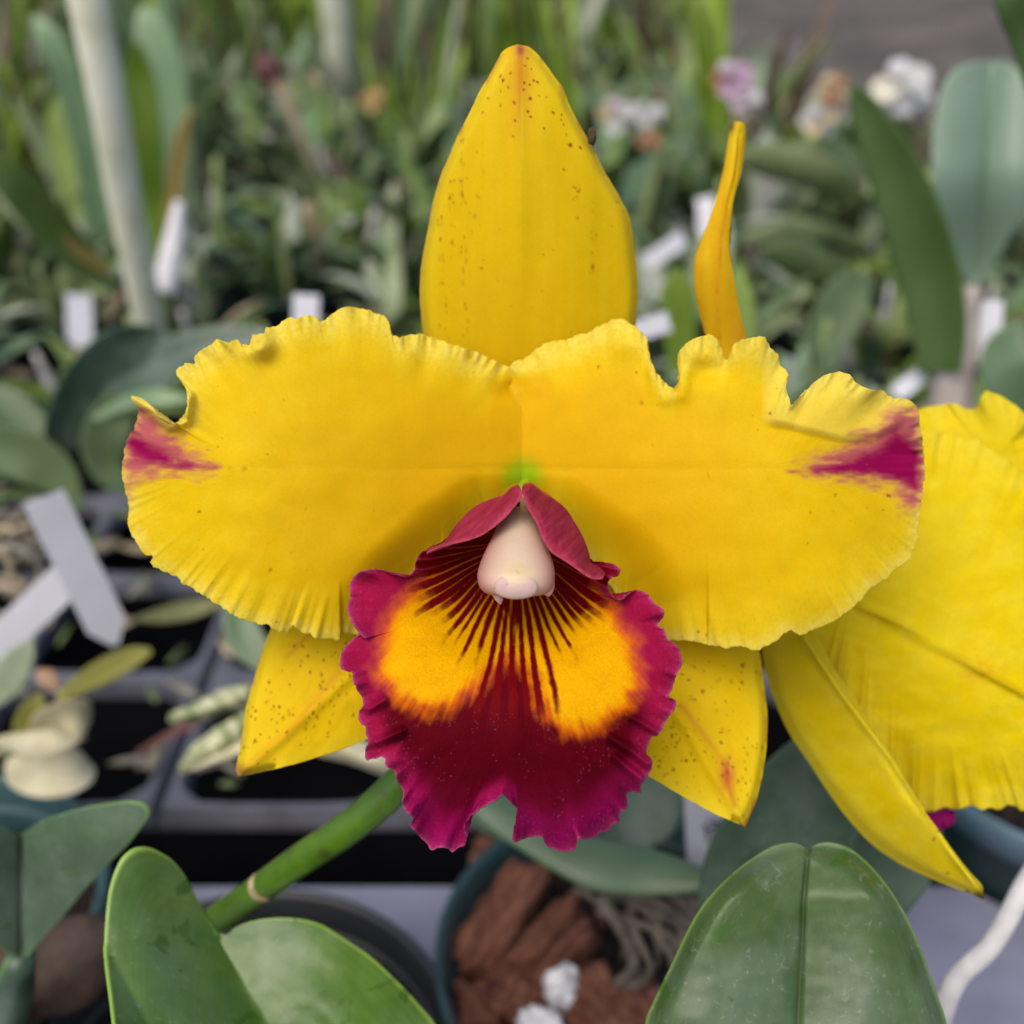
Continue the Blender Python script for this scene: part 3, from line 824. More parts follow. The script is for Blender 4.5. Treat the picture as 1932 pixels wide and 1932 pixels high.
# right petal
RP = [(984, 925), (968, 895), (966, 850), (965, 800), (963, 755), (960, 722), (960, 700), (970, 684), (994, 675), (1006, 663), (1035, 646), (1060, 643), (1090, 633), (1120, 622), (1142, 608), (1168, 602), (1188, 610), (1208, 625), (1220, 640), (1224, 670),
      (1236, 698), (1254, 722), (1268, 733), (1278, 726), (1281, 706), (1279, 688), (1278, 674), (1284, 660), (1302, 645), (1330, 632), (1348, 637), (1359, 652), (1366, 674), (1372, 678), (1378, 664), (1388, 646), (1411, 640), (1441, 637), (1454, 656), (1467, 668),
      (1470, 684), (1474, 692), (1486, 706), (1482, 728), (1487, 746), (1492, 767), (1506, 752), (1522, 736), (1538, 720), (1558, 708), (1582, 702), (1602, 708), (1617, 724), (1640, 735), (1662, 737), (1682, 750), (1706, 752), (1724, 763), (1733, 778), (1734, 802),
      (1741, 840), (1743, 862), (1745, 890), (1742, 925), (1737, 960), (1732, 1000), (1727, 1030), (1712, 1058), (1690, 1072), (1670, 1094), (1642, 1110), (1626, 1130), (1606, 1148), (1580, 1168), (1556, 1180), (1532, 1189),
      (1510, 1197), (1492, 1190), (1477, 1196), (1462, 1210), (1440, 1223), (1420, 1226), (1400, 1219), (1375, 1222), (1340, 1217), (1300, 1208), (1255, 1205), (1200, 1170), (1140, 1090), (1085, 1015), (1032, 965), (1002, 945)]
FOLD = [(1440, 797), (1475, 802), (1530, 815), (1590, 830), (1650, 826), (1720, 790)]
def rp_depth(x, y, R, T, E):
    s = np.clip((x - 985) / 755, 0, 1)
    v = (y - (885 - 6 * s)) / 300
    d = 0.1835 - 0.0145 * np.sin(np.clip(s * 1.35, 0, 1) * math.pi / 2) + 0.006 * sstep(0.62, 1.05, s) ** 1.5
    d = d + 0.0030 * v ** 2 + 0.00015 * np.exp(-(v / 0.03) ** 2) * sstep(0.95, 0.3, s)
    arc = poly_sd(x, y, [(985, 905), (1080, 920), (1190, 990), (1260, 1060), (1290, 1130), (1300, 1250), (980, 1250)])
    d = d + 0.0052 * sstep(-22, 105, arc)
    up = y < 860; E = E + 200 * sstep(170, 60, np.hypot(x - 986, y - 895))
    d = d + np.where(up, ruf(E, T, 0.0045, 110, 36, 71), ruf(E, T, 0.0012, 150, 28, 72))
    d = d + np.where(up, ruf(E, T, 0.0016, 38, 110, 73, 1.2) + ruf(E, T, 0.0011, 22, 260, 76, 1.0), ruf(E, T, 0.0008, 80, 150, 74, 1.3))
    d = d + 0.0004 * (fbm(x / 110, y / 80, 75, 2) - 0.5) * 2
    fy = np.interp(x, [q[0] for q in FOLD], [q[1] for q in FOLD])
    flap = sstep(11, -11, y - fy) * sstep(1428, 1470, x) * sstep(1740, 1680, x)
    d = d - 0.0010 * flap * (1 - 0.75 * sstep(0, 95, fy - y))
    d = d + 0.0012 * sstep(0, 6, 1338 - x) * sstep(1040, 1190, y)
    d = d - 0.002 * np.exp(-(line_d(x, y, [(1232, 700), (1254, 752), (1284, 745), (1292, 705)]) / 14) ** 2) * 0.4
    d = d - 0.0018 * np.exp(-((x - 1180) / 60) ** 2 - ((y - 640) / 40) ** 2) + 0.0015 * np.exp(-((x - 1340) / 50) ** 2 - ((y - 700) / 22) ** 2)
    return d
rp_sp = [(rs.uniform(1040, 1690), rs.uniform(660, 1200), rs.uniform(1, 2.2), rs.uniform(0.25, 0.6)) for _ in range(40)] + [(1545, 893, 1, 0), (1129, 692, 3, 0.8), (1201, 702, 2.6, 0.6), (1576, 934, 3.8, 0.6), (1676, 936, 4.4, 0.8), (1452, 780, 3.6, 0.7), (1210, 760, 4, 0.5), (1317, 1192, 3, 0.8), (1332, 1198, 3, 0.7), (1529, 966, 2.6, 0.7)]
RMC = [(1490, 888), (1560, 879), (1620, 863), (1668, 838), (1690, 812), (1712, 826), (1740, 845), (1742, 868), (1728, 930), (1712, 912), (1680, 902), (1630, 898), (1570, 894)]
RMH = [(1520, 880), (1600, 845), (1660, 808), (1700, 770), (1733, 782), (1742, 850), (1740, 930), (1722, 960), (1690, 915), (1620, 900)]
def rp_pig(x, y, R, T, E):
    c = petal_base(x, y, R, T, E, 81, 985)
    fy = np.interp(x, [q[0] for q in FOLD], [q[1] for q in FOLD])
    flap = sstep(6, -4, y - fy) * sstep(1434, 1452, x) * sstep(1740, 1660, x)
    c = mixc(c, CREAM, 0.5 * flap * (0.6 + 0.5 * fbm(x / 12, y / 12, 14, 3)))
    nz = (fbm(x / 22, y / 9, 91, 3) - 0.5) * 2
    c = mixc(c, PINK, np.clip(sstep(-30, 20, poly_sd(x, y, RMH) + nz * 22) * 0.85, 0, 1))
    c = mixc(c, MAG, np.clip(sstep(-11, 15, poly_sd(x, y, RMC) + nz * 10), 0, 1))
    return mixc(c, lin(150, 80, 14), np.clip(spots(x, y, rp_sp), 0, 0.85))
p_right = outline_sheet('petal', RP, 63, [(1015, 880), (1300, 886), (1600, 880)], rp_depth, 0.0007, rp_pig, M_PETAL, flower, 900, 84, (6.2, 12, 13), rpow=0.75)
p_right['label'] = 'ruffled yellow petal with a magenta flare at the right tip'

# lip
LIP = Z((975, 250), (900, 262), (820, 300), (740, 350), (660, 400), (610, 440), (560, 462), (522, 482), (495, 520), (488, 562), (455, 597), (405, 590), (345, 572), (290, 562), (238, 572), (200, 602), (180, 642), (186, 690), (172, 742), (186, 792), (216, 842), (258, 886),
        (240, 868), (205, 882), (175, 908), (150, 936), (140, 975), (138, 1010), (160, 1036), (196, 1044), (200, 1082), (216, 1122), (240, 1160), (246, 1194), (236, 1212), (222, 1240), (232, 1280), (256, 1294), (256, 1330), (268, 1366), (258, 1398), (258, 1448), (300, 1444), (342, 1440), (352, 1482), (390, 1502),
        (406, 1552), (430, 1592), (430, 1640), (442, 1690), (476, 1722), (468, 1762), (500, 1800), (540, 1840), (562, 1870), (602, 1860), (640, 1864), (662, 1882), (690, 1860), (718, 1848), (728, 1812), (716, 1780), (722, 1742), (762, 1700), (806, 1668), (862, 1638), (896, 1608),
        (924, 1642), (956, 1670), (988, 1700), (980, 1740), (962, 1786), (942, 1822), (956, 1834), (1000, 1818), (1052, 1808), (1086, 1818), (1100, 1852), (1140, 1870), (1192, 1880), (1236, 1864), (1250, 1816), (1292, 1822), (1330, 1812), (1350, 1790), (1390, 1782), (1410, 1750), (1440, 1740), (1440, 1702), (1476, 1672), (1476, 1612),
        (1500, 1600), (1540, 1606), (1540, 1570), (1562, 1540), (1588, 1496), (1592, 1450), (1566, 1420), (1576, 1382), (1590, 1345), (1618, 1338), (1642, 1300), (1662, 1260), (1702, 1206), (1698, 1174), (1664, 1160), (1686, 1120), (1704, 1060), (1730, 1010), (1726, 962), (1702, 912), (1662, 890), (1652, 850), (1618, 822), (1642, 790), (1642, 752), (1604, 720),
        (1572, 682), (1532, 660), (1490, 672), (1452, 704), (1420, 700), (1394, 662), (1384, 630), (1402, 600), (1432, 588), (1436, 556), (1402, 534), (1352, 530), (1310, 520), (1260, 450), (1180, 360), (1080, 280))
lip_tip = 66
def lip_uv(x, y):
    return (x - 586.1) / 0.4045, (y - 846.6) / 0.4045
def lip_depth(x, y, R, T, E):
    X, Y = lip_uv(x, y)
    rr = np.sqrt(((x - 974) / 165) ** 2 + ((y - 1065) / 150) ** 2)
    d = 0.1625 + 0.0175 * np.exp(-rr ** 2.2 * 0.9)
    d = d - 0.0055 * sstep(1130, 1350, y) + 0.009 * sstep(1360, 1640, y) ** 1.3
    d = d + 0.0035 * ((x - 968) / 310) ** 2 + 0.005 * sstep(1000, 880, y)
    # long ridges running down the throat
    d = d - 0.0003 * np.cos((x - 968) / 17) * np.exp(-((x - 968) / 60) ** 2) * sstep(1180, 1260, y) * sstep(1560, 1400, y)
    wave = (fbm(T * 46, T * 0 + 2.2, 101, 2) - 0.5) * 2
    fine = (fbm(T * 150, T * 0 + 5.2, 102, 2) - 0.5) * 2
    g = np.clip(1 - E / 70, 0, 1)
    d = d + 0.0056 * g ** 1.8 * wave + 0.0016 * np.clip(1 - E / 32, 0, 1) ** 1.4 * fine
    low = sstep(1380, 1460, y)
    d = d + 0.0008 * low * (fbm(T * 60, R * 1.5, 103, 2) - 0.5) * 2 * sstep(0.45, 0.95, R)
    d = d + 0.0004 * (fbm(x / 50, y / 50, 104, 2) - 0.5)
    # raised rolls on the right and left flanks
    for pl, a, wd in ((Z((1400, 1350), (1500, 1410), (1575, 1470)), 0.0028, 8), (Z((1420, 1440), (1540, 1540)), 0.0020, 8), (Z((300, 1370), (420, 1320)), 0.0024, 9), (Z((1470, 1240), (1580, 1300), (1640, 1330)), 0.0020, 7), (Z((270, 1215), (340, 1175)), 0.0024, 8)):
        d = d - a * np.exp(-(line_d(x, y, pl) / wd) ** 2)
    return d
YEL = [(545, 600), (500, 650), (440, 695), (385, 760), (350, 850), (318, 950), (312, 1040), (350, 1110), (410, 1180), (500, 1222), (570, 1228), (660, 1190), (740, 1140), (800, 1085), (850, 1035), (900, 1000), (960, 1005), (1020, 1060), (1060, 1150), (1110, 1245), (1180, 1318), (1250, 1335), (1320, 1312), (1420, 1255),
       (1490, 1200), (1530, 1110), (1530, 1000), (1485, 870), (1425, 760), (1345, 690), (1285, 640), (1180, 530), (970, 250), (700, 455), (610, 520)]
def lip_pig(x, y, R, T, E):
    X, Y = lip_uv(x, y)
    dx, dy = X - 965, Y - 430
    ang = np.arctan2(dy, dx); rad = np.hypot(dx, dy)
    nz = fbm(X / 60, Y / 60, 111, 4) - 0.5
    strk = fbm(ang * 26, rad / 500, 112, 3) - 0.5
    YO = lin(238, 172, 0); OR = lin(222, 104, 4); MAR = lin(112, 4, 12); MG = lin(156, 16, 62); RS_ = lin(168, 40, 92); DK = lin(92, 0, 16); PUR = lin(136, 0, 84)
    low = sstep(1350, 1750, Y + 60 * nz)
    c = mixc(MG, DK, sstep(26, 80, E) * sstep(1080, 1230, Y + 190 * np.exp(-((X - 945) / 130) ** 2)) * (1 - 0.25 * low))
    c = mixc(c, DK, 0.85 * sstep(1150, 1260, Y) * sstep(1600, 1420, Y) * sstep(22, 60, E))
    c = mixc(c, PUR, 0.75 * low * sstep(95, 10, E))
    c = mixc(c, RS_, 0.6 * (1 - sstep(0, 22, E + 14 * nz)))
    c = mixc(c, lin(196, 92, 140), 0.6 * (1 - sstep(0, 6, E)))
    c = mixc(c, lin(170, 60, 110), 0.35 * sstep(0.58, 0.75, fbm(X / 9, Y / 9, 117, 3)) * (1 - sstep(0, 60, E)))
    sd = poly_sd(X, Y, YEL)
    strk = strk * 0.6 + 0.6 * (fbm(ang * 60, rad / 260, 116, 2) - 0.5)
    yl = sstep(-66, 44, sd + nz * 85 + strk * 62 * sstep(900, 1100, Y))
    yc = mixc(OR, YO, sstep(-10, 80, sd + nz * 40 + strk * 60))
    yc = mixc(yc, OR, 0.6 * sstep(820, 560, Y) )
    c = mixc(c, yc, yl)
    # veins
    wob = (vnoise(rad / 190, ang * 5, 113) - 0.5) * 0.06
    ph = (ang + wob) * 32.0 / math.pi
    cell = np.floor(ph)
    hsh = _hash(cell, cell * 0 + 7, 5); hs2 = _hash(cell, cell * 0 + 3, 9)
    tri = np.abs((ph % 1.0) - 0.5 - 0.16 * (hs2 - 0.5)) * 2
    a_dn = np.abs(ang - math.pi / 2)
    reach = 470 + 120 * (hsh - 0.45) + 70 * sstep(0.5, 1.0, a_dn) + 130 * sstep(0.75, 0.45, a_dn) + 520 * sstep(0.36, 0.06, a_dn - 0.08 * hsh)
    reach = np.where((ang < 0.95) & (ang > 0), np.minimum(reach, 440 + 90 * hsh), reach)
    wdt = 0.97 - (0.66 - 0.28 * sstep(0.34, 0.1, a_dn)) * sstep(210 + 170 * sstep(0.45, 0.95, a_dn), 570 + 60 * sstep(0.45, 0.95, a_dn), rad + 60 * (hs2 - 0.5)) + 0.16 * (hsh - 0.5)
    rag = (fbm(X / 26, Y / 26, 115, 2) - 0.5)
    vein = sstep(wdt + 0.2, wdt - 0.2, tri + 0.3 * rag * sstep(300, 500, rad)) * sstep(reach + 55, reach - 75, rad + 60 * rag)
    thr = sstep(400, 240, rad)
    vein = np.maximum(vein, thr * sstep(1.04, 0.84, tri) * 0.95)
    c = mixc(c, MAR, np.clip(vein, 0, 1) * (Y > 250) * sstep(1330, 1180, Y))
    # pale specks of pollen dust
    sp = sstep(0.80, 0.86, fbm(X / 7, Y / 7, 119, 2)) * sstep(0.48, 0.62, fbm(X / 90, Y / 90, 118, 3))
    c = mixc(c, lin(190, 110, 150), 0.35 * sp * sstep(1150, 1300, Y))
    return c
outline_sheet('lip', LIP, lip_tip, [(974, 1055), (972, 1180), (966, 1330)], lip_depth, 0.0006, lip_pig, M_LIP, flower, 1000, 160, (2.6, 12, 23), rpow=0.8, smooth=26)

# side lobes of the lip folded over the column
ROSE = lin(150, 34, 60)
def lobe(outline, tip, spine, inner, outer, name, lab, seed, d0, d1):
    inner = spline(inner, 50); outer = spline(outer, 50)
    def dep(x, y, R, T, E):
        a = line_d(x, y, inner); b = line_d(x, y, outer)
        f = a / (a + b + 1e-6)
        d = d0 + (d1 - d0) * f ** 1.8 - 0.0035 * sstep(960, 1080, y) + 0.0012 * np.exp(-(a / 9) ** 2)
        return d + 0.0006 * (fbm(x / 18, y / 30, seed, 3) - 0.5) * 2
    def pg(x, y, R, T, E):
        st = fbm((x + y) / 6, (x - y) / 50, seed + 1, 3)
        c = mixc(ROSE, lin(180, 62, 88), np.clip(0.35 + 1.3 * (st - 0.5), 0, 1))
        c = mixc(c, lin(196, 84, 104), 0.6 * (1 - sstep(0, 9, line_d(x, y, inner))))
        return mixc(c, lin(214, 160, 30), 0.8 * (1 - sstep(0, 6, line_d(x, y, outer))) * sstep(945, 925, y))
    o = outline_sheet('lip_side_lobe', outline, tip, spine, dep, 0.0006, pg, M_LIP, flower, 260, 36, (0.5, 60, seed), rpow=0.85)
    o['label'] = lab
LI = Z((984, 200), (978, 238), (940, 282), (900, 312), (860, 352), (820, 390), (760, 420), (690, 438), (600, 462), (540, 490))
LO = Z((965, 158), (925, 178), (890, 212), (830, 238), (760, 274), (700, 330), (660, 380), (618, 436), (556, 458))
lobe(LO[::1] + LI[::-1], 9, [LO[1], LI[2], LI[5], LI[7]], LI, LO, 'lip_side_lobe', 'dusty rose lobe folded over the left of the column', 131, 0.1625, 0.1735)
RI = Z((985, 200), (1010, 272), (1050, 342), (1082, 420), (1122, 482), (1182, 522), (1240, 562), (1290, 596), (1330, 610), (1362, 606))
RO = Z((992, 160), (1030, 154), (1080, 190), (1130, 230), (1190, 280), (1230, 340), (1270, 410), (1296, 480), (1308, 530), (1340, 548), (1374, 576))
lobe(RO + RI[::-1], 11, [RO[1], ((RO[4][0] + RI[3][0]) / 2, (RO[4][1] + RI[3][1]) / 2), ((RO[7][0] + RI[5][0]) / 2, (RO[7][1] + RI[5][1]) / 2), RI[8]], RI, RO, 'lip_side_lobe', 'dusty rose lobe folded over the right of the column', 137, 0.1615, 0.1725)

# column and anther cap
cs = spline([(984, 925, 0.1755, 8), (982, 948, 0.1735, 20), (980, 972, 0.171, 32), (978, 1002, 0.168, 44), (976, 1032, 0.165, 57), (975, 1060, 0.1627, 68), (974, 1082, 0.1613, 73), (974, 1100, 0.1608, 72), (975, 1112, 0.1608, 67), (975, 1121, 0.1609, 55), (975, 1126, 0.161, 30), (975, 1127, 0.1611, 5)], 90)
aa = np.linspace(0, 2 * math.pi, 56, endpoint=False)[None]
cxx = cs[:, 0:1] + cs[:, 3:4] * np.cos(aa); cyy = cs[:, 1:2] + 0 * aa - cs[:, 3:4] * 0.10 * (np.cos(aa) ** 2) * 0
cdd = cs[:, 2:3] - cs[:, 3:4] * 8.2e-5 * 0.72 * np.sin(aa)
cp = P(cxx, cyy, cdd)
cc = mixc(lin(228, 203, 174), lin(186, 124, 116), np.clip(np.abs(np.cos(aa)) ** 2 + 0 * cyy, 0, 1))  # pink flush, with shading of the rounded sides put into the colour
cc = mixc(cc, lin(224, 196, 120), 0.6 * np.exp(-((cxx - 975) / 26) ** 2 - ((cyy - 1078) / 16) ** 2))
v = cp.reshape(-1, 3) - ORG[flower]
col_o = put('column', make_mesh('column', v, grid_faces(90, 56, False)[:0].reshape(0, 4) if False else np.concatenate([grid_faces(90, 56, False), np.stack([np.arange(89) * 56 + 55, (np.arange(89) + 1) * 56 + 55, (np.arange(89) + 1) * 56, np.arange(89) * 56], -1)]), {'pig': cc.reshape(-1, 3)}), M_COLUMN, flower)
tooth_c = lambda x, y, R, T, E: mixc(lin(196, 150, 138), lin(204, 166, 158), sstep(1105, 1140, y))
outline_sheet('column_tooth', [(916, 1104), (920, 1114), (929, 1124), (936, 1134), (945, 1141), (949, 1132), (948, 1120), (936, 1106)], 4, [(930, 1112), (942, 1132)], lambda x, y, R, T, E: 0.1603 - 0.0004 * (1 - R ** 2), 0.0006, tooth_c, M_COLUMN, flower, 80, 10, (0, 20, 1), smooth=0)
outline_sheet('column_tooth', [(1046, 1090), (1028, 1100), (1014, 1116), (1020, 1122), (1028, 1123), (1034, 1126), (1040, 1122), (1046, 1108)], 5, [(1040, 1104), (1032, 1120)], lambda x, y, R, T, E: 0.1604 - 0.0004 * (1 - R ** 2), 0.0006, tooth_c, M_COLUMN, flower, 80, 10, (0, 20, 1), smooth=0)
px_lumps('anther_cap', [(953, 1106, 0.1572, 20, 19, 0.0006, lin(206, 174, 164)), (996, 1107, 0.1572, 19, 19, 0.0006, lin(206, 174, 164)), (974, 1112, 0.1573, 41, 19, 0.0008, lin(206, 174, 164)),
                        (973, 1096, 0.1573, 15, 20, 0.0005, lin(216, 190, 158))], M_COLUMN, flower, n=18, m=28)
px_lumps('anther_slit', [(934, 1099, 0.1577, 1.6, 8, 0.0004, lin(120, 70, 50)), (1014, 1103, 0.1577, 1.6, 10, 0.0004, lin(110, 60, 44))], M_COLUMN, flower)

# flower stalk
m, t, b, out = new_mat('stalk_green')
co = objco(t); a = nd(t, 'ShaderNodeAttribute', attribute_name='lf'); sp_ = nd(t, 'ShaderNodeSeparateColor'); t.links.new(a.outputs[0], sp_.inputs[0])
base = ramp(t, sp_.outputs[1], [(0.0, lin(70, 108, 18)), (0.5, lin(88, 124, 14)), (0.70, lin(112, 140, 18)), (1.0, lin(96, 112, 18))])
base = mix(t, 1.0, base, ramp(t, noise(t, 90, 5, 0.6, co), [(0.35, (0.6, 0.66, 0.5)), (0.65, (1.1, 1.05, 1.0))]), 'MULTIPLY')
base = mix(t, ramp(t, noise(t, 150, 4, 0.6, co), [(0.57, (0, 0, 0)), (0.70, (0.85,) * 3)]), base, lin(62, 60, 22))
base = mix(t, ramp(t, sp_.outputs[1], [(0.705, (0, 0, 0)), (0.715, (1, 1, 1)), (0.732, (1, 1, 1)), (0.74, (0, 0, 0))]), base, lin(176, 160, 120))
f2 = mix(t, 1.0, ramp(t, sp_.outputs[1], [(0.735, (0, 0, 0)), (0.75, (1, 1, 1)), (0.80, (0.7,) * 3), (0.9, (0.5,) * 3)]), ramp(t, noise(t, 190, 4, 0.6, co), [(0.42, (0, 0, 0)), (0.6, (1, 1, 1))]), 'MULTIPLY')
base = mix(t, f2, base, lin(60, 46, 26))
t.links.new(base, b.inputs['Base Color']); b.inputs['Roughness'].default_value = 0.38
bump(t, b, noise(t, 500, 4, 0.6, co), 0.15, 0.0005)
b.inputs['Subsurface Weight'].default_value = 0.15; b.inputs['Subsurface Radius'].default_value = (0.001, 0.002, 0.0005); b.inputs['Subsurface Scale'].default_value = 0.5
M_STALK = m
sp3 = [(940, 1120, 0.197), (880, 1270, 0.199), (800, 1420, 0.201), (740, 1492, 0.203), (660, 1560, 0.206), (570, 1620, 0.211), (497, 1672, 0.216), (440, 1712, 0.221), (395, 1745, 0.226), (370, 1780, 0.232), (380, 2000, 0.25), (420, 2300, 0.27)]
rad = [22, 27, 32, 33, 31.5, 30, 28, 27, 26, 26, 26, 26]
pts = np.array([P(*q) for q in sp3])
put('stem', tube_mesh('stem', pts, [r * q[2] * TAN / 966 for r, q in zip(rad, sp3)], 22, 90, ORG[plant], 1, 0.06, 3), M_STALK, plant)
nodep = np.array([P(507, 1664, 0.2155), P(497, 1672, 0.216), P(487, 1679, 0.2167)])
put('stem_node', tube_mesh('stem_node', nodep, [0.0028, 0.00302, 0.0028], 22, 8, ORG[plant]), plain_mat('node_scar', [(0.3, lin(120, 104, 70)), (0.7, lin(190, 172, 130))], 300, 0.6), plant)

# the plant's own leaf, folded along its midrib, notched where the stalk leaves it
M_LEAF_A = leaf_mat('leaf_bright', (0.048, 0.120, 0.008), (0.105, 0.195, 0.030), None, lin(150, 185, 70), 0.30, 0.15, 55, 0.3, 0.9, ribw=0.02, spec=0.42)
LA = [(520, 2330), (330, 2280), (240, 2120), (218, 1960), (209, 1888), (202, 1837), (197, 1786), (199, 1736), (205, 1685), (214, 1652), (229, 1621), (250, 1603), (268, 1598), (286, 1600), (304, 1609), (324, 1622), (344, 1645), (360, 1672), (374, 1699), (388, 1724), (402, 1753), (416, 1778),
      (424, 1770), (440, 1753), (472, 1739), (522, 1732), (573, 1735), (607, 1745), (634, 1761), (655, 1775), (702, 1807), (752, 1854), (793, 1898), (830, 1950), (860, 2060), (780, 2240)]
def la_depth(x, y, R, T, E):
    left = x < np.interp(y, [1600, 1778, 1932, 2330], [400, 416, 500, 600])
    ribx = np.interp(y, [1600, 1778, 1932, 2330], [412, 416, 500, 560])
    k = (x - ribx)
    d = 0.209 - 0.022 * sstep(1640, 2250, y)
    d = d - np.where(k < 0, 0.020 * np.clip(-k / 220, 0, 1.3) ** 1.0, 0.006 * np.clip(k / 340, 0, 1.3) ** 1.2)
    d = d + 0.010 * np.where(k > 0, np.clip(k / 340, 0, 1.2) ** 2, 0.35 * np.clip((-k - 120) / 100, 0, 1) ** 2)
    return d + 0.0010 * (fbm(x / 90, y / 90, 142, 3) - 0.5)
def notch_leaf_pos(): pass
outline_sheet('leaf', LA, 21, [(480, 2250), (470, 1960), (420, 1800)], la_depth, 0.0016, None, M_LEAF_A, plant, 320, 44, (0.5, 40, 3), rpow=0.9)

# dark flake stuck on the sepal margin
fl = thing('debris_flake', 'tiny dark brown flake stuck to the right edge of the tall top sepal', 'debris', P(1116, 258, 0.1775))
o = put('flake', lump_mesh('flake', (0.0007, 0.0006, 0.0014), 4, 0.5, 0.2, 9, 12), plain_mat('flake_brown', [(0.3, lin(40, 30, 22)), (0.7, lin(90, 70, 48))], 900, 0.8), fl)
# ------------------------------------------------------------------ second flower behind, right
M_PETAL2 = petal_mat('lemon_petal', 0.30, 0.62, 2000, 0.3, 0.0, 0.10, 0.08)
LEM = np.array([0.85, 0.65, 0.0006]); LEMP = np.array([0.88, 0.73, 0.05])
back = thing('orchid_plant', 'second yellow orchid facing away at the edge of the frame, behind the large right petal', 'orchid plant', tuple(PRt + np.array([-0.02, 0, -0.02])))
bf = px_lumps('flower', [(1500, 1080, 0.222, 50, 60, 0.004, lin(150, 180, 20))], M_COLUMN, back)
bf['label'] = 'lemon yellow flower turned away'
put('stem', tube_mesh('stem', [P(1500, 1090, 0.224), P(1530, 1250, 0.245), P(1640, 1380, 0.275), P(1850, 1440, 0.29), PRt + np.array([-0.02, 0.0, -0.03])], [0.003, 0.0028, 0.0028, 0.003, 0.003], 14, 40, ORG[back]), M_STALK, back)
def lem_pig(seed, rib=None):
    def f(x, y, R, T, E):
        st = fbm(T * 220, R * 3, seed, 3); mo = fbm(x / 30, y / 24, seed + 1, 4)
        c = mixc(LEM, LEMP, np.clip(0.15 + 0.8 * (mo - 0.5) + (1 - sstep(0, 60, E)) * (0.45 + 0.8 * (st - 0.5)), 0, 1))
        if rib: c = mixc(c, lin(196, 160, 6), 0.5 * np.exp(-(line_d(x, y, rib) / 4) ** 2))
        c = mixc(c, RUST, 0.4 * np.exp(-((x - 1855) / 40) ** 2 - ((y - 1265) / 22) ** 2) * sstep(0.4, 0.7, fbm(x / 10, y / 10, 3, 3)))
        return c
    return f
BS = [(1500, 1075), (1455, 1000), (1400, 850), (1360, 740), (1345, 675), (1334, 642), (1325, 612), (1315, 567), (1310, 526), (1311, 489), (1318, 465), (1335, 421), (1352, 371), (1364, 324), (1371, 283), (1376, 250), (1381, 232), (1390, 229), (1400, 230), (1407, 240), (1407, 266), (1399, 324), (1385, 371), (1379, 415), (1375, 452), (1379, 489), (1387, 539), (1397, 590), (1407, 630), (1414, 680), (1440, 800), (1485, 960), (1515, 1040)]
def bs_depth(x, y, R, T, E):
    cx = np.interp(y, [230, 330, 420, 500, 560, 690, 1075], [1394, 1381, 1357, 1342, 1349, 1382, 1505]); wv = np.interp(y, [230, 330, 460, 560, 690, 1000], [13, 17, 30, 36, 36, 36])
    u = (x - cx) / wv
    return 0.196 + 0.0012 * u ** 2 + 0.006 * sstep(480, 700, y) + 0.020 * sstep(680, 1070, y) + 0.0009 * np.exp(-((u - 0.35) / 0.10) ** 2) * sstep(420, 330, y)
def bs_pig(x, y, R, T, E):
    st = fbm(x / 7, y / 120, 153, 3)
    c = mixc(np.array([0.80, 0.46, 0.006]), PALE, np.clip(0.1 + 0.9 * (st - 0.5) + 0.5 * sstep(420, 260, y), 0, 1))
    c = mixc(c, RUST, 0.55 * np.exp(-(line_d(x, y, [(1374, 380), (1362, 440), (1352, 560), (1358, 640)]) / 2.6) ** 2) * sstep(0.35, 0.6, vnoise(x / 4, y / 11, 6)))
    c = mixc(c, RUST, 0.35 * sstep(500, 640, y) * sstep(1370, 1400, x))
    return mixc(c, lin(70, 30, 60), 0.9 * np.exp(-((x - 1380) / 6) ** 2 - ((y - 238) / 12) ** 2))
outline_sheet('dorsal_sepal', BS, 17, [(1490, 1030), (1420, 820), (1375, 660), (1345, 520), (1380, 330), (1392, 245)], bs_depth, 0.0008, bs_pig, M_PETAL2, bf, 260, 30, (0.8, 20, 3))['label'] = 'narrow twisted upright sepal, orange yellow'
BP = [(1500, 1120), (1560, 1000), (1640, 880), (1700, 830), (1735, 815), (1760, 812), (1780, 819), (1802, 818), (1822, 828), (1842, 828), (1858, 842), (1873, 846), (1888, 862), (1904, 870), (1920, 884), (1940, 896), (2000, 960), (2050, 1100), (2080, 1280), (2050, 1440), (1990, 1505), (1932, 1528), (1915, 1520), (1900, 1519), (1885, 1528), (1868, 1524), (1850, 1527), (1835, 1519), (1818, 1524), (1800, 1527), (1780, 1524), (1760, 1531), (1742, 1531), (1730, 1522), (1700, 1470), (1640, 1370), (1580, 1280), (1530, 1200)]
def bp_depth(x, y, R, T, E):
    mid = line_d(x, y, [(1500, 1080), (1620, 1140), (1780, 1225), (1932, 1310), (2080, 1380)])
    up = (y - np.interp(x, [1500, 1620, 1932, 2080], [1080, 1140, 1310, 1380]))
    d = 0.207 - 0.010 * sstep(1500, 1950, x) + 0.006 * (mid / 300) ** 2 - 0.0012 * np.exp(-(mid / 7) ** 2)
    d = d + 0.004 * sstep(40, 300, up)
    d = d + ruf(E, T, 0.0030, 90, 36, 161) + ruf(E, T, 0.0016, 120, 120, 162, 1.2)
    return d + 0.0012 * (fbm(x / 90, y / 60, 163, 3) - 0.5)
o = outline_sheet('petal', BP, 18, [(1530, 1110), (1700, 1180), (1960, 1300)], bp_depth, 0.0008, lem_pig(171, [(1620, 1140), (1780, 1225), (1932, 1310)]), M_PETAL2, bf, 520, 56, (4, 22, 5))
o['label'] = 'broad lemon yellow petal hanging with fringed lower margin'
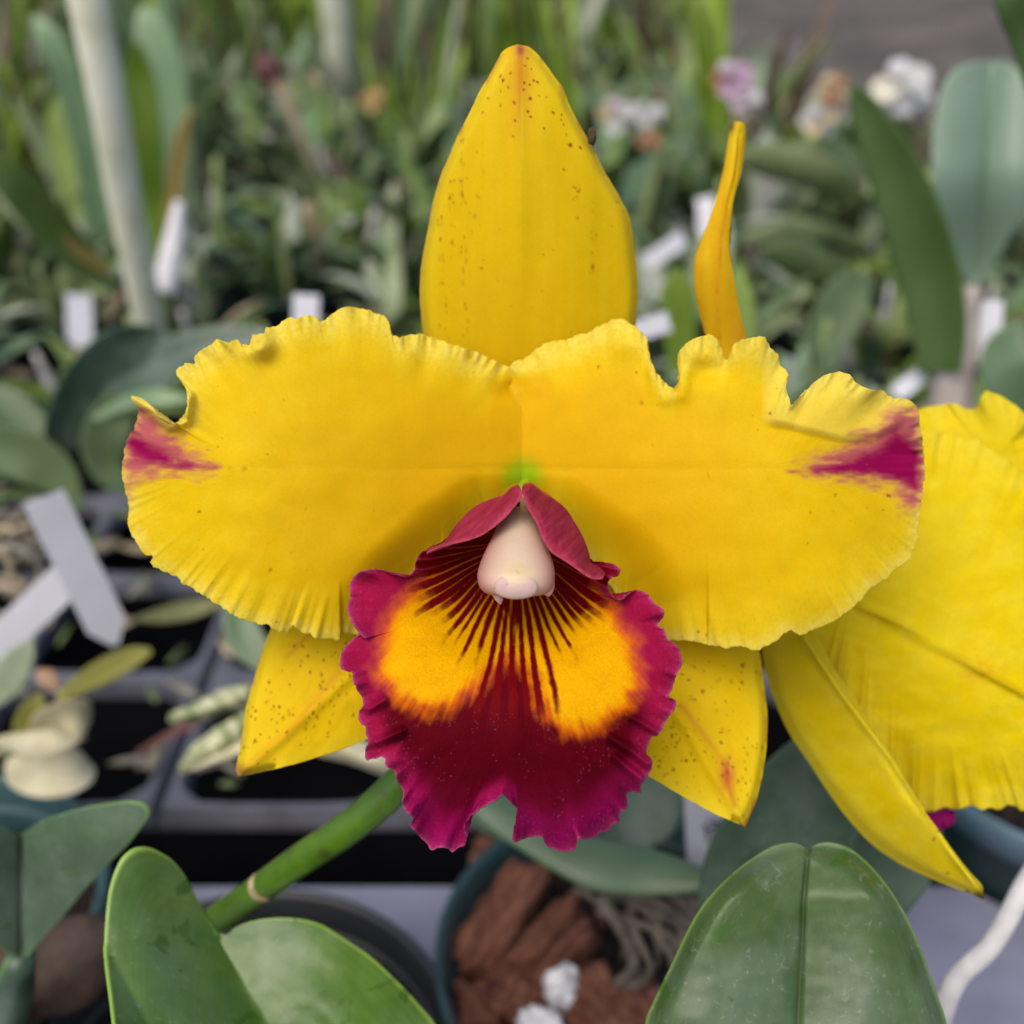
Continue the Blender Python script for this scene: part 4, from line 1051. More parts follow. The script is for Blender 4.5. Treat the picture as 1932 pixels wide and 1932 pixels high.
BU = [(1560, 900), (1700, 800), (1735, 772), (1752, 768), (1772, 765), (1790, 762), (1806, 763), (1822, 770), (1838, 772), (1848, 760), (1855, 746), (1863, 738), (1874, 742), (1892, 748), (1912, 762), (1932, 782), (1990, 850), (2020, 950), (1960, 960), (1800, 940), (1650, 960)]
def bu_depth(x, y, R, T, E):
    return 0.214 - 0.004 * sstep(1700, 1950, x) + ruf(E, T, 0.005, 80, 26, 181) + ruf(E, T, 0.002, 40, 80, 182)
outline_sheet('petal', BU, 12, [(1640, 900), (1800, 850), (1920, 860)], bu_depth, 0.0008, lem_pig(175), M_PETAL2, bf, 320, 36, (3, 18, 6))
BL = [(1500, 1150), (1450, 1180), (1438, 1215), (1445, 1272), (1465, 1330), (1490, 1385), (1522, 1432), (1560, 1490), (1600, 1545), (1642, 1590), (1690, 1625), (1740, 1650), (1790, 1671), (1832, 1686), (1856, 1698), (1855, 1676), (1848, 1664), (1830, 1645), (1802, 1610), (1772, 1568), (1745, 1532), (1720, 1495), (1690, 1440), (1655, 1385), (1610, 1315), (1570, 1255), (1535, 1190)]
def bl_depth(x, y, R, T, E):
    m1 = line_d(x, y, [(1515, 1200), (1590, 1310), (1680, 1430), (1745, 1532), (1855, 1690)])
    d = 0.196 + 0.00012 * m1 * 0.9 - 0.006 * sstep(1200, 1700, y) + 0.0016 * np.exp(-(E / 14) ** 2) - 0.0012 * np.exp(-(m1 / 8) ** 2)
    return d + 0.001 * (fbm(x / 80, y / 80, 191, 3) - 0.5)
def bl_pig(x, y, R, T, E):
    c = lem_pig(177)(x, y, R, T, E)
    c = mixc(c, np.array([0.66, 0.48, 0.004]), 0.3 * sstep(1480, 1220, y))
    c = mixc(c, lin(90, 50, 14), 0.9 * sstep(26, 6, np.hypot(x - 1854, y - 1694)))
    c = mixc(c, lin(120, 70, 10), 0.8 * spots(x, y, [(1788, 1648, 5, 0.8, 0.7), (1762, 1583, 3.4), (1770, 1568, 3), (1825, 1684, 6), (1836, 1690, 6), (1805, 1610, 3)]))
    return c
outline_sheet('lateral_sepal', BL, 14, [(1500, 1210), (1600, 1420), (1800, 1650)], bl_depth, 0.0009, bl_pig, M_PETAL2, bf, 420, 44, (0.8, 20, 8))['label'] = 'long tapering yellow sepal with brown tip'
BLIP = [(1740, 1500), (1736, 1532), (1752, 1545), (1762, 1560), (1778, 1566), (1790, 1558), (1802, 1552), (1801, 1532), (1800, 1495), (1770, 1480)]
outline_sheet('lip', BLIP, 5, [(1768, 1500), (1770, 1540)], lambda x, y, R, T, E: 0.212 + ruf(E, T, 0.002, 20, 30, 5), 0.0006, lambda x, y, R, T, E: mixc(lin(110, 0, 66), lin(150, 30, 110), fbm(x / 6, y / 6, 3, 3)), M_LIP, bf, 120, 14, (2, 8, 3))

# ------------------------------------------------------------------ near leaves
def root_of(x, y, d, z=ZT): return tuple(G(x, y, z))
M_LEAF_B = leaf_mat('leaf_deep', (0.032, 0.068, 0.013), (0.066, 0.114, 0.030), (0.13, 0.17, 0.11), lin(110, 136, 54), 0.34, 0.06, 50, 0.5, 1.0, ribw=0.010, scratch=0.25, spec=0.28)
M_LEAF_C = leaf_mat('leaf_blue', (0.048, 0.088, 0.044), (0.100, 0.155, 0.092), (0.22, 0.27, 0.25), lin(120, 160, 80), 0.36, 0.06, 50, 0.6, 0.5, ribw=0.03, spec=0.3)
M_LEAF_D = leaf_mat('leaf_dark_bluish', (0.030, 0.062, 0.036), (0.065, 0.115, 0.068), None, lin(90, 130, 70), 0.35, 0.08, 45, 0.55, 0.0)  # dark bluish green leaves
M_LEAF_E = leaf_mat('leaf_mid', (0.055, 0.115, 0.040), (0.115, 0.190, 0.085), None, lin(110, 150, 70), 0.36, 0.10, 30, 0.3, 0.0)
M_SHEATH = plain_mat('dry_sheath', [(0.3, (0.36, 0.30, 0.25)), (0.7, (0.60, 0.54, 0.50))], 60, 0.7, 0.3, 0.001, trans=0.2)

big = thing('orchid_plant', 'stout orchid leaf with notched round tip and pale midrib, in front of the back pots', 'orchid plant', tuple(P(1515, 2250, 0.205)))
LB = [(1500, 2260), (1340, 2240), (1240, 2120), (1208, 2020), (1217, 1932), (1231, 1893), (1251, 1852), (1275, 1802), (1302, 1746), (1326, 1708), (1355, 1674), (1394, 1638), (1433, 1611), (1461, 1597), (1486, 1591), (1507, 1593), (1520, 1601), (1525, 1608), (1530, 1601), (1540, 1594), (1560, 1590), (1584, 1594), (1608, 1604), (1638, 1629), (1669, 1664), (1693, 1699), (1716, 1739), (1737, 1786), (1754, 1834), (1771, 1884), (1786, 1932), (1800, 2030), (1770, 2130), (1680, 2230)]
def lb_depth(x, y, R, T, E):
    rx = np.interp(y, [1606, 1700, 1800, 1932, 2260], [1524, 1516, 1512, 1506, 1500])
    u = np.abs(x - rx) / 270
    d = 0.186 - 0.004 * sstep(1600, 1700, y) - 0.010 * sstep(1650, 2260, y) - 0.0055 * np.clip(u, 0, 1.2) ** 1.0 + 0.013 * np.clip(u - 0.35, 0, 1) ** 2 + 0.0008 * np.exp(-(u / 0.014) ** 2)
    d = d + 0.006 * sstep(60, 0, np.hypot((x - 1524), (y - 1600) * 0.8)) * 0 + 0.005 * (1 - sstep(0, 50, E)) ** 2 * 0.5
    return d + 0.0006 * (fbm(x / 80, y / 80, 201, 3) - 0.5)
outline_sheet('leaf', LB, 17, [(1502, 2200), (1506, 1932), (1512, 1800), (1518, 1690), (1523, 1640)], lb_depth, 0.0018, None, M_LEAF_B, big, 420, 60, (0.4, 40, 3), rpow=0.9)
put('pseudobulb', tube_mesh('pseudobulb', [P(1500, 2240, 0.177), P(1505, 2340, 0.19), P(1510, 2450, 0.205), P(1515, 2550, 0.22)], [0.004, 0.006, 0.007, 0.005], 14, 20, ORG[big]), M_LEAF_E, big)

dark_pair = thing('orchid_plant', 'dark dusty pair of leaves just behind the stout notched leaf', 'orchid plant', tuple(G(1560, 1760, ZT)))
px_blade('leaf', [(1380, 1780, 0.245, 70), (1430, 1650, 0.242, 105), (1500, 1545, 0.240, 112), (1570, 1450, 0.236, 92), (1620, 1400, 0.234, 50), (1640, 1385, 0.234, 6)], M_LEAF_D, dark_pair, 0.18, 10)
px_blade('leaf', [(1600, 1800, 0.262, 60), (1630, 1680, 0.262, 85), (1680, 1600, 0.260, 90), (1720, 1540, 0.258, 70), (1745, 1500, 0.257, 8)], M_LEAF_D, dark_pair, 0.18, -8)
arch = thing('orchid_plant', 'arching green leaf sweeping across the bark pot', 'orchid plant', tuple(PC + np.array([0.02, 0.03, -0.02])))
px_blade('leaf', [(860, 1500, 0.286, 10), (930, 1526, 0.282, 34), (1020, 1572, 0.278, 46), (1120, 1622, 0.274, 50), (1220, 1640, 0.268, 46), (1310, 1655, 0.264, 28), (1370, 1664, 0.262, 6)], M_LEAF_E, arch, -0.25, -22)
px_blade('leaf', [(1180, 1700, 0.292, 30), (1160, 1600, 0.30, 70), (1180, 1530, 0.304, 95), (1230, 1470, 0.306, 80), (1280, 1420, 0.308, 10)], M_LEAF_D, arch, 0.2, 5)
px_blade('leaf', [(1110, 1640, 0.29, 16), (1020, 1580, 0.292, 34), (930, 1530, 0.294, 44), (870, 1490, 0.296, 30), (840, 1450, 0.297, 5)], M_LEAF_D, arch, 0.1, 15)

grey = thing('orchid_plant', 'grey green folded leaf with notch, poking in from the left edge', 'orchid plant', tuple(P(-60, 1900, 0.235)))
LE = [(44, 1805), (20, 1800), (0, 1787), (-40, 1760), (-100, 1700), (-150, 1640), (-120, 1560), (-60, 1535), (-20, 1545), (0, 1557), (20, 1568), (35, 1578), (54, 1564), (84, 1547), (135, 1530), (185, 1519), (236, 1512), (262, 1513), (276, 1519), (283, 1530), (279, 1542), (268, 1558), (243, 1591), (203, 1631), (162, 1675), (128, 1716), (95, 1753), (68, 1783), (54, 1802)]
def le_depth(x, y, R, T, E):
    u = np.abs(x - 40) / 240
    return 0.232 - 0.006 * sstep(1800, 1560, y) * 0 + 0.010 * sstep(1560, 1800, y) - 0.028 * u + 0.012 * u ** 2 * 1.4 + 0.0012 * np.exp(-((x - 40) / 5) ** 2)
outline_sheet('leaf', LE, 11, [(42, 1780), (38, 1610)], le_depth, 0.0016, None, M_LEAF_C, grey, 300, 40, (0.4, 40, 3), rpow=0.9)
put('pseudobulb', tube_mesh('pseudobulb', [P(42, 1806, 0.242), P(20, 1880, 0.252), P(-20, 1980, 0.27), P(-60, 2080, 0.29)], [0.003, 0.005, 0.006, 0.005], 12, 20, ORG[grey]), M_LEAF_D, grey)

# dry brown bulb low on the left, aerial root on the right
dry = thing('dry_pseudobulb', 'shrivelled brown bulb lying low under the grey folded leaf', 'dead plant', tuple(P(110, 1850, 0.285)))
put('husk', tube_mesh('husk', [P(-40, 1860, 0.285), P(40, 1850, 0.282), P(120, 1820, 0.280), P(190, 1785, 0.279), P(240, 1760, 0.28)], [0.008, 0.0105, 0.0115, 0.0085, 0.002], 18, 30, ORG[dry], 1, 0.25, 3), plain_mat('husk_brown', [(0.3, (0.028, 0.016, 0.010)), (0.7, (0.115, 0.070, 0.048))], 70, 0.7, 0.6, 0.002), dry)
root = thing('aerial_root', 'thick silvery white root curving down past the deep green pot', 'root', tuple(G(1770, 1990, ZT)))
put('root_skin', tube_mesh('root_skin', [P(1990, 1580, 0.225), P(1940, 1660, 0.222), P(1900, 1735, 0.220), P(1865, 1790, 0.219), P(1815, 1835, 0.219), P(1790, 1875, 0.220), P(1772, 1932, 0.223), P(1750, 2030, 0.235), P(1740, 2100, 0.25)], [0.0021] * 5 + [0.0022] * 4, 18, 60, ORG[root], 1, 0.10, 5), plain_mat('root_velamen', [(0.3, (0.40, 0.39, 0.39)), (0.7, (0.62, 0.60, 0.60))], 120, 0.75, 0.3, 0.0006), root)

# bark, stone and old roots in the open pot
M_BARK, t, b, out = new_mat('bark_red')
co = objco(t)
mp = nd(t, 'ShaderNodeMapping'); mp.inputs['Scale'].default_value = (420, 55, 420); t.links.new(co, mp.inputs[0])
fibre = noise(t, 1.0, 6, 0.65, mp.outputs[0]); blot = noise(t, 110, 5, 0.6, co)
c = mix(t, 1.0, ramp(t, fibre, [(0.30, (0.07, 0.024, 0.014)), (0.5, (0.22, 0.088, 0.052)), (0.72, (0.38, 0.18, 0.115))]), ramp(t, blot, [(0.3, (0.55, 0.5, 0.5)), (0.65, (1.05, 1.0, 1.0))]), 'MULTIPLY')
t.links.new(c, b.inputs['Base Color']); b.inputs['Roughness'].default_value = 0.85; b.inputs['Specular IOR Level'].default_value = 0.25
bump(t, b, fibre, 0.9, 0.003)
def lump(name, label, cat, pos, size, rot, mat, seed, rough=0.3, box=0.6, group=None):
    o = put(name, lump_mesh(name, size, seed, rough, box, 30, 40, 0.30 if name == 'bark_chunk' else 0.0), mat, None, tuple(pos))
    o.rotation_euler = [math.radians(r) for r in rot]
    return tag(o, label, cat, group)
bk = [('largest flat red bark chunk leaning on the pot wall', 938, 1738, 0, (0.0075, 0.0185, 0.006), (14, 14, -27), 1), ('long grooved bark strip beside the biggest chunk', 1022, 1782, 0, (0.0046, 0.017, 0.005), (8, -10, -42), 2),
      ('narrow bark strip closest to the old roots', 1062, 1818, 0, (0.0040, 0.014, 0.005), (10, 0, -38), 3), ('small bark piece against the rim, topmost in the pot', 925, 1640, 0, (0.0055, 0.008, 0.005), (10, 20, 10), 4),
      ('red bark piece right of the white stone', 1125, 1905, 0, (0.007, 0.010, 0.006), (20, 10, 40), 5), ('dark bark piece at the pot wall below the big chunk', 893, 1905, 0, (0.006, 0.008, 0.005), (0, 20, 10), 6),
      ('bark piece half hidden by the notched leaf', 1195, 1905, 0, (0.009, 0.008, 0.006), (10, 0, 20), 7), ('broken bark piece below the grooved strips', 985, 1888, 0, (0.009, 0.006, 0.005), (0, 15, -20), 8)]
for lab, x, y, d, sz, rot, sd in bk:
    lump('bark_chunk', lab, 'bark', G(x, y, -0.012), sz, rot, M_BARK, sd * 7, 0.42, 1.0, 'bark chunks in the open pot')
rc = random.Random(21)
for k in range(26):
    a = rc.uniform(0, 6.28); r_ = 0.042 * math.sqrt(rc.random())
    x, y = PC[0] + r_ * math.cos(a), PC[1] + r_ * math.sin(a)
    s_ = rc.uniform(0.6, 1.2)
    lump('bark_chip', 'small splinter of red bark in the gaps between the big chunks', 'bark', (x, y, -0.018 + 0.003 * rc.random()), (0.0022 * s_, 0.0055 * s_, 0.0018 * s_), (rc.uniform(-30, 30), rc.uniform(-30, 30), rc.uniform(0, 180)), M_BARK, 60 + k, 0.42, 1.0, 'small bark splinters in the open pot')
M_PERL = plain_mat('white_stone', [(0.3, (0.62, 0.60, 0.59)), (0.7, (0.82, 0.80, 0.80))], 120, 0.8, 0.4, 0.001)
lump('perlite_stone', 'round white stone in the bark, the larger of the touching two', 'stone', G(1060, 1866, -0.008), (0.0052, 0.0046, 0.0068), (0, 0, 20), M_PERL, 31, 0.5, 0.3, 'white stones in the bark')
lump('perlite_stone', 'white stone cut by the bottom edge of the picture', 'stone', G(1020, 1930, -0.008), (0.0062, 0.0046, 0.0036), (0, 10, 10), M_PERL, 32, 0.5, 0.3, 'white stones in the bark')
M_PEB = plain_mat('grey_pebble', [(0.3, (0.16, 0.17, 0.20)), (0.7, (0.30, 0.31, 0.35))], 120, 0.6)
lump('pebble', 'small blue grey pebble nearest the notched leaf', 'stone', G(1205, 1862, -0.010), (0.0022, 0.002, 0.0016), (0, 0, 0), M_PEB, 33, 0.2, 0.2, 'grey pebbles')
lump('pebble', 'small blue grey pebble between red bark pieces', 'stone', G(1165, 1890, -0.010), (0.0018, 0.002, 0.0016), (0, 0, 0), M_PEB, 34, 0.2, 0.2, 'grey pebbles')
M_FIBRE = plain_mat('old_root', [(0.3, (0.055, 0.043, 0.032)), (0.7, (0.21, 0.17, 0.13))], 100, 0.85, 0.5, 0.002)
rr_ = random.Random(8)
old = thing('dead_roots', 'tangle of dry tan roots on the bark under the arching leaf', 'roots', tuple(P(1180, 1740, 0.292)))
for k in range(16):
    x = rr_.uniform(1080, 1300); y = rr_.uniform(1665, 1720); a = rr_.uniform(0.2, 1.4)
    L = rr_.uniform(90, 170); d = rr_.uniform(0.278, 0.296)
    pth = [P(x, y, d), P(x + L * 0.5 * math.cos(a) + rr_.uniform(-15, 15), y + L * 0.4 * math.sin(a), d - 0.003), P(x + L * math.cos(a), y + L * math.sin(a), d + 0.002), P(x + L * 1.2 * math.cos(a + 0.3), y + L * 1.2 * math.sin(a + 0.3), d + 0.006)]
    put('root_strand', tube_mesh('root_strand', pth, [rr_.uniform(0.0007, 0.0017) for _ in pth], 8, 18, ORG[old], 0.6, 0.5, k), M_FIBRE, old)
# ------------------------------------------------------------------ middle distance: tags, stake, wilted flowers, single leaves
M_TAG = plain_mat('tag_plastic', [(0.3, (0.48, 0.48, 0.52)), (0.7, (0.58, 0.58, 0.62))], 30, 0.4, 0.05, 0.0004)
M_INK = plain_mat('pencil', [(0.3, (0.05, 0.05, 0.07)), (0.7, (0.10, 0.10, 0.13))], 60, 0.7)
def tag_strip(label, a, b, wpx, twist=0.0, pts=None, ink=None):
    """flat plastic label from a to b (picture x, y, distance)"""
    A = P(*a); B = P(*b); d = (a[2] + b[2]) / 2
    T_ = unit(B - A); view = unit((A + B) / 2 - CAM); sd = unit(np.cross(T_, view)); N = np.cross(T_, sd)
    sd = sd * math.cos(twist) + N * math.sin(twist); N = np.cross(T_, sd)
    w2 = wpx * d * TAN / 966; th = 0.0005; Ln = np.linalg.norm(B - A)
    t = thing('plant_label', label, 'plant label', tuple(B), 'white plant labels')
    prof = [(-w2, 0), (w2, 0), (w2, Ln * 0.86), (w2 * 0.2, Ln), (-w2 * 0.2, Ln), (-w2, Ln * 0.86)]
    V = [A + sd * x + T_ * y + N * s for s in (0, th) for x, y in prof]
    F = [np.array([[0, 1, 2, 5], [2, 3, 4, 5], [11, 8, 7, 6], [11, 10, 9, 8]]), np.array([[i, i + 6, (i + 1) % 6 + 6, (i + 1) % 6] for i in range(6)])]
    put('strip', make_mesh('strip', np.array(V) - ORG[t], F, smooth=False), M_TAG, t)
    if ink:
        Vs = []; Fs = []
        for (x0, y0, x1, y1) in ink:
            p0 = np.array([x0 * w2, y0 * Ln]); p1 = np.array([x1 * w2, y1 * Ln]); q = unit(p1 - p0); nn = np.array([-q[1], q[0]]) * w2 * 0.06
            k = len(Vs); s = -np.sign((N * view).sum()) * 0.0004 + (th if (N * view).sum() < 0 else 0)
            for c in (p0 + nn, p1 + nn, p1 - nn, p0 - nn): Vs.append(A + sd * c[0] + T_ * c[1] + N * s)
            Fs.append([k, k + 1, k + 2, k + 3])
        put('handwriting', make_mesh('handwriting', np.array(Vs) - ORG[t], np.array(Fs), smooth=False), M_INK, t)
    return t
tag_strip('broad white label lying steeply across the lattice tray, by the left petal', (82, 938, 0.335), (218, 1215, 0.36), 37)
tag_strip('white label slanting the other way behind the steep broad one', (170, 1050, 0.36), (-40, 1250, 0.37), 34)
tag_strip('white label standing upright under the orange pale stake, left edge', (148, 555, 0.60), (152, 655, 0.60), 23)
tag_strip('white label just above the left petal ruffle', (578, 556, 0.46), (575, 650, 0.46), 24)
tag_strip('white label end tucked between top sepal and right petal', (1262, 606, 0.42), (1170, 634, 0.42), 19)
tag_strip('white label left of the twisted orange sepal', (1330, 372, 0.62), (1338, 452, 0.62), 17)
tag_strip('white label lying on the foliage right of the top sepal', (1290, 448, 0.62), (1215, 500, 0.62), 16)
tag_strip('white label beside the pale sheathed stem, right edge', (1872, 568, 0.43), (1862, 700, 0.43), 20)
tag_strip('white label showing pencil marks under the freckled right sepal', (1335, 1440, 0.285), (1345, 1690, 0.30), 46, 0.0, ink=[(-0.1, 0.40, 0.55, 0.42), (-0.1, 0.47, 0.5, 0.44), (0.0, 0.50, 0.5, 0.52), (-0.2, 0.43, -0.1, 0.55), (0.2, 0.40, 0.3, 0.52), (0.4, 0.46, 0.55, 0.57), (-0.1, 0.57, 0.5, 0.60), (0.1, 0.55, 0.3, 0.62)])
tag_strip('pale label crossing the front of the broad grey leaf stem', (1690, 745, 0.44), (1745, 700, 0.44), 16)

# stake
M_STAKE = plain_mat('pale_stake', [(0.3, (0.56, 0.58, 0.38)), (0.5, (0.74, 0.75, 0.58)), (0.72, (0.84, 0.84, 0.72))], 45, 0.7, 0.3, 0.001, 0.3, 6, 200)
stk = thing('plant_stake', 'thick cream coloured stake leaning among the leaves upper left', 'stake', tuple(P(292, 655, 0.60)))
put('stake', tube_mesh('stake', [P(150, -90, 0.45), P(168, 0, 0.46), P(205, 200, 0.49), P(240, 400, 0.53), P(272, 560, 0.57), P(292, 655, 0.60)], [0.0086, 0.0084, 0.0081, 0.0080, 0.0078, 0.0076], 16, 40, ORG[stk], 1, 0.08, 3), M_STAKE, stk)

M_YG = leaf_mat('leaf_yellowing', (0.19, 0.20, 0.03), (0.34, 0.32, 0.07), None, None, 0.5, 0.15, 40)
M_CREAM = petal_mat('cream_petal', 0.2, 0.55, 900, 0.2, 0.1, 0.3, 0.10)
def cream(x, y, R, T, E):
    n = fbm(x / 30, y / 26, 211, 3)
    return mixc(lin(216, 206, 156), lin(242, 236, 206), np.clip(n * 1.4 - 0.2 + 0.2 * R, 0, 1))
def ccut(name, outl, tip, spine, d0, tilt, parent, pig=cream, bulge=0.006):
    o = np.asarray(outl, float); cx, cy = o.mean(0); sc = max(np.ptp(o[:, 0]), np.ptp(o[:, 1])) / 2
    return outline_sheet(name, outl, tip, spine, lambda x, y, R, T, E: d0 + tilt[0] * (x - cx) / sc + tilt[1] * (y - cy) / sc + bulge * R ** 2 + 0.003 * (fbm(x / 70, y / 50, 5, 2) - 0.5) + ruf(E, T, 0.003, 40, 8, 7), 0.0008, pig, M_CREAM, parent, 120, 18, (2, 20, 4))
wf = thing('wilted_flower', 'cream wilted flower lying on the tray behind the grey folded leaf', 'flower', tuple(P(90, 1430, 0.35)))
M_WILT = leaf_mat('wilted_cream', (0.50, 0.45, 0.26), (0.78, 0.73, 0.52), None, (0.62, 0.55, 0.34), 0.6, 0.25, 60, spec=0.2)
px_blade('petal', [(66, 1398, 0.338, 6), (90, 1375, 0.334, 32), (120, 1360, 0.328, 44), (150, 1352, 0.330, 34), (170, 1350, 0.336, 6)], M_WILT, wf, 0.45, 15, 0.0008, 9, 24, 0.10)
px_blade('petal', [(-10, 1398, 0.330, 6), (30, 1404, 0.324, 22), (80, 1408, 0.319, 26), (120, 1404, 0.320, 18), (150, 1394, 0.324, 4)], M_WILT, wf, 0.5, -35, 0.0008, 9, 24, 0.12)
px_blade('petal', [(14, 1440, 0.340, 8), (50, 1450, 0.336, 40), (100, 1458, 0.331, 54), (145, 1455, 0.333, 40), (176, 1450, 0.339, 6)], M_WILT, wf, 0.4, -18, 0.0008, 9, 24, 0.12)
px_blade('petal', [(30, 1400, 0.342, 5), (48, 1365, 0.340, 22), (64, 1335, 0.340, 22), (76, 1308, 0.342, 4)], M_YG, wf, 0.3, 10, 0.0008, 7, 16, 0.08)
def greenish(x, y, R, T, E):
    n = fbm((x + y) / 40, (x - y) / 14, 221, 3)
    return mixc(lin(120, 135, 72), lin(222, 220, 180), np.clip(n * 2.0 - 0.45, 0, 1))
bd = thing('wilted_flower', 'limp cream and green bloom hanging beside the freckled left sepal', 'flower', tuple(P(420, 1400, 0.33)))
ccut('petal', [(320, 1345), (340, 1338), (380, 1320), (420, 1300), (470, 1290), (490, 1310), (480, 1340), (430, 1345), (390, 1360), (350, 1365), (318, 1362)], 4, [(350, 1352), (470, 1310)], 0.318, (-0.004, 0.006), bd, greenish)
ccut('petal', [(500, 1330), (450, 1350), (400, 1378), (360, 1410), (338, 1445), (345, 1462), (390, 1440), (430, 1425), (470, 1410), (500, 1390)], 4, [(480, 1360), (360, 1440)], 0.312, (0, 0.006), bd, greenish)
ccut('petal', [(500, 1385), (450, 1400), (400, 1425), (352, 1452), (380, 1455), (430, 1440), (470, 1430), (500, 1420)], 3, [(480, 1405), (380, 1447)], 0.310, (0, 0.004), bd)
wl = thing('wilted_leaf', 'pale cream wilted leaf under the tip of the left sepal', 'leaf', tuple(P(660, 1425, 0.30)))
ccut('petal', [(560, 1370), (620, 1390), (690, 1400), (750, 1430), (770, 1470), (720, 1462), (660, 1440), (600, 1425), (555, 1395)], 4, [(580, 1385), (740, 1455)], 0.285, (0, 0.004), wl)
wl.children[0].name = 'leaf_blade'
def single(label, ctrl, mat, fold=0.2, roll=0.0, cat='leaf', name='leaf', thick=0.0014, wav=0.0):
    c = np.asarray(ctrl, float)
    t = thing(name, label, cat, tuple(P(*c[0][:3])))
    px_blade('leaf_blade', ctrl, mat, t, fold, roll, thick, wav=wav)
    return t
M_RED = leaf_mat('leaf_reddening', (0.10, 0.13, 0.04), (0.24, 0.24, 0.10), None, None, 0.5, 0.1, 60)
single('yellow green fallen leaf slanting below the broad label', [(285, 1228, 0.36, 6), (250, 1240, 0.358, 20), (190, 1270, 0.352, 24), (130, 1305, 0.345, 14), (110, 1325, 0.343, 4)], M_YG)
single('small green leaf with reddish end beside the left petal margin', [(255, 1168, 0.40, 4), (300, 1162, 0.398, 14), (350, 1152, 0.395, 18), (410, 1140, 0.392, 10), (430, 1135, 0.39, 3)], M_RED)
single('pale leaf tip behind the left sepal top', [(520, 1260, 0.36, 20), (470, 1215, 0.362, 34), (450, 1170, 0.364, 30), (440, 1120, 0.366, 5)], M_LEAF_E)
single('red brown stalk across the empty cell', [(260, 1420, 0.37, 5), (350, 1370, 0.366, 9), (420, 1335, 0.362, 7)], plain_mat('stalk_red', [(0.3, (0.10, 0.04, 0.035)), (0.7, (0.19, 0.085, 0.07))], 40, 0.6), 0.5)
single('cream scrap of leaf at the left edge over the fallen bloom', [(-30, 1330, 0.35, 20), (10, 1285, 0.35, 32), (40, 1240, 0.352, 26), (60, 1205, 0.354, 5)], leaf_mat('leaf_pale', (0.22, 0.28, 0.16), (0.42, 0.46, 0.32), None, None, 0.5, 0.15, 40))
single('orange brown dry scrap above the wilted cream flower', [(70, 1265, 0.345, 4), (90, 1280, 0.345, 18), (105, 1300, 0.345, 6)], plain_mat('scrap_orange', [(0.3, (0.20, 0.11, 0.06)), (0.7, (0.40, 0.25, 0.15))], 60, 0.7))

# litter on the trays at the left
M_LIT = [plain_mat('litter_straw', [(0.3, (0.22, 0.17, 0.10)), (0.7, (0.46, 0.38, 0.26))], 60, 0.8), plain_mat('litter_grey', [(0.3, (0.15, 0.14, 0.11)), (0.7, (0.34, 0.32, 0.26))], 60, 0.8), leaf_mat('litter_green', (0.08, 0.12, 0.03), (0.20, 0.26, 0.09), None, None, 0.5, 0.1, 40)]
rl = random.Random(12)
for k in range(34):
    x = rl.uniform(-60, 440); y = rl.uniform(900, 1480); d = float(np.linalg.norm((G(x, y, ZT + 0.004) - CAM)) * 0.985)
    d = float(((G(x, y, ZT + 0.004) - CAM) * FWD).sum())
    a = rl.uniform(0, 6.28); L = rl.uniform(18, 60); w_ = rl.uniform(4, 13)
    t = thing('litter_leaf', 'scrap of dry leaf lying on the lattice tray at the left', 'leaf litter', tuple(P(x, y, d)), 'leaf scraps on the left tray')
    dx, dy = L * math.cos(a), L * 0.6 * math.sin(a)
    dd = -dy * 0.00035
    px_blade('leaf_blade', [(x - dx, y - dy, d - dd, 1.5), (x - dx * 0.4, y - dy * 0.4, d - dd * 0.4 - 0.002, w_), (x + dx * 0.4, y + dy * 0.4, d + dd * 0.4 - 0.003, w_ * 0.9), (x + dx, y + dy, d + dd, 1.5)], M_LIT[k % 3], t, rl.uniform(-0.5, 0.6), rl.uniform(-40, 40), nu=5, nv=10)
mossy = thing('dead_roots', 'grey tangle of dry roots at the left edge under the crossing white labels', 'roots', tuple(P(20, 1120, 0.40)))
for k in range(22):
    x = rl.uniform(-60, 60); y = rl.uniform(960, 1160); a = rl.uniform(-0.9, 0.9); L = rl.uniform(50, 130); d = 0.39 + rl.uniform(-0.012, 0.012)
    pth = [P(x, y, d), P(x + L * 0.4 * math.cos(a), y + L * 0.4 * math.sin(a) - 14, d - 0.006), P(x + L * 0.8 * math.cos(a), y + L * 0.8 * math.sin(a) + rl.uniform(-16, 16), d), P(x + L * math.cos(a + 0.4), y + L * math.sin(a + 0.4), d + 0.006)]
    put('root_strand', tube_mesh('root_strand', pth, [rl.uniform(0.0008, 0.0018) for _ in pth], 6, 10, ORG[mossy]), M_LIT[k % 2], mossy)

# upper left group
M_GLAUC = leaf_mat('leaf_glaucous', (0.12, 0.22, 0.10), (0.26, 0.38, 0.20), None, None, 0.42, 0.2, 16)
M_FRESH = leaf_mat('leaf_fresh', (0.12, 0.22, 0.012), (0.26, 0.38, 0.05), None, None, 0.42, 0.4, 16)
M_LIME = leaf_mat('leaf_lime', (0.34, 0.50, 0.04), (0.60, 0.76, 0.16), None, None, 0.42, 0.5, 16)
M_OLIVE = leaf_mat('leaf_olive', (0.035, 0.080, 0.014), (0.080, 0.140, 0.036), None, None, 0.40, 0.12, 16)
M_GREYG = leaf_mat('leaf_grey', (0.125, 0.175, 0.065), (0.31, 0.36, 0.175), None, None, 0.36, 0.15, 16)
M_DKG = leaf_mat('leaf_dark', (0.050, 0.095, 0.030), (0.14, 0.20, 0.085), None, None, 0.36, 0.1, 16)
M_HILITELEAF = leaf_mat('leaf_painted_highlight', (0.30, 0.35, 0.24), (0.50, 0.54, 0.42), None, None, 0.45, 0.2, 16)  # pale leaf colour standing in for bright highlights scattered through the foliage
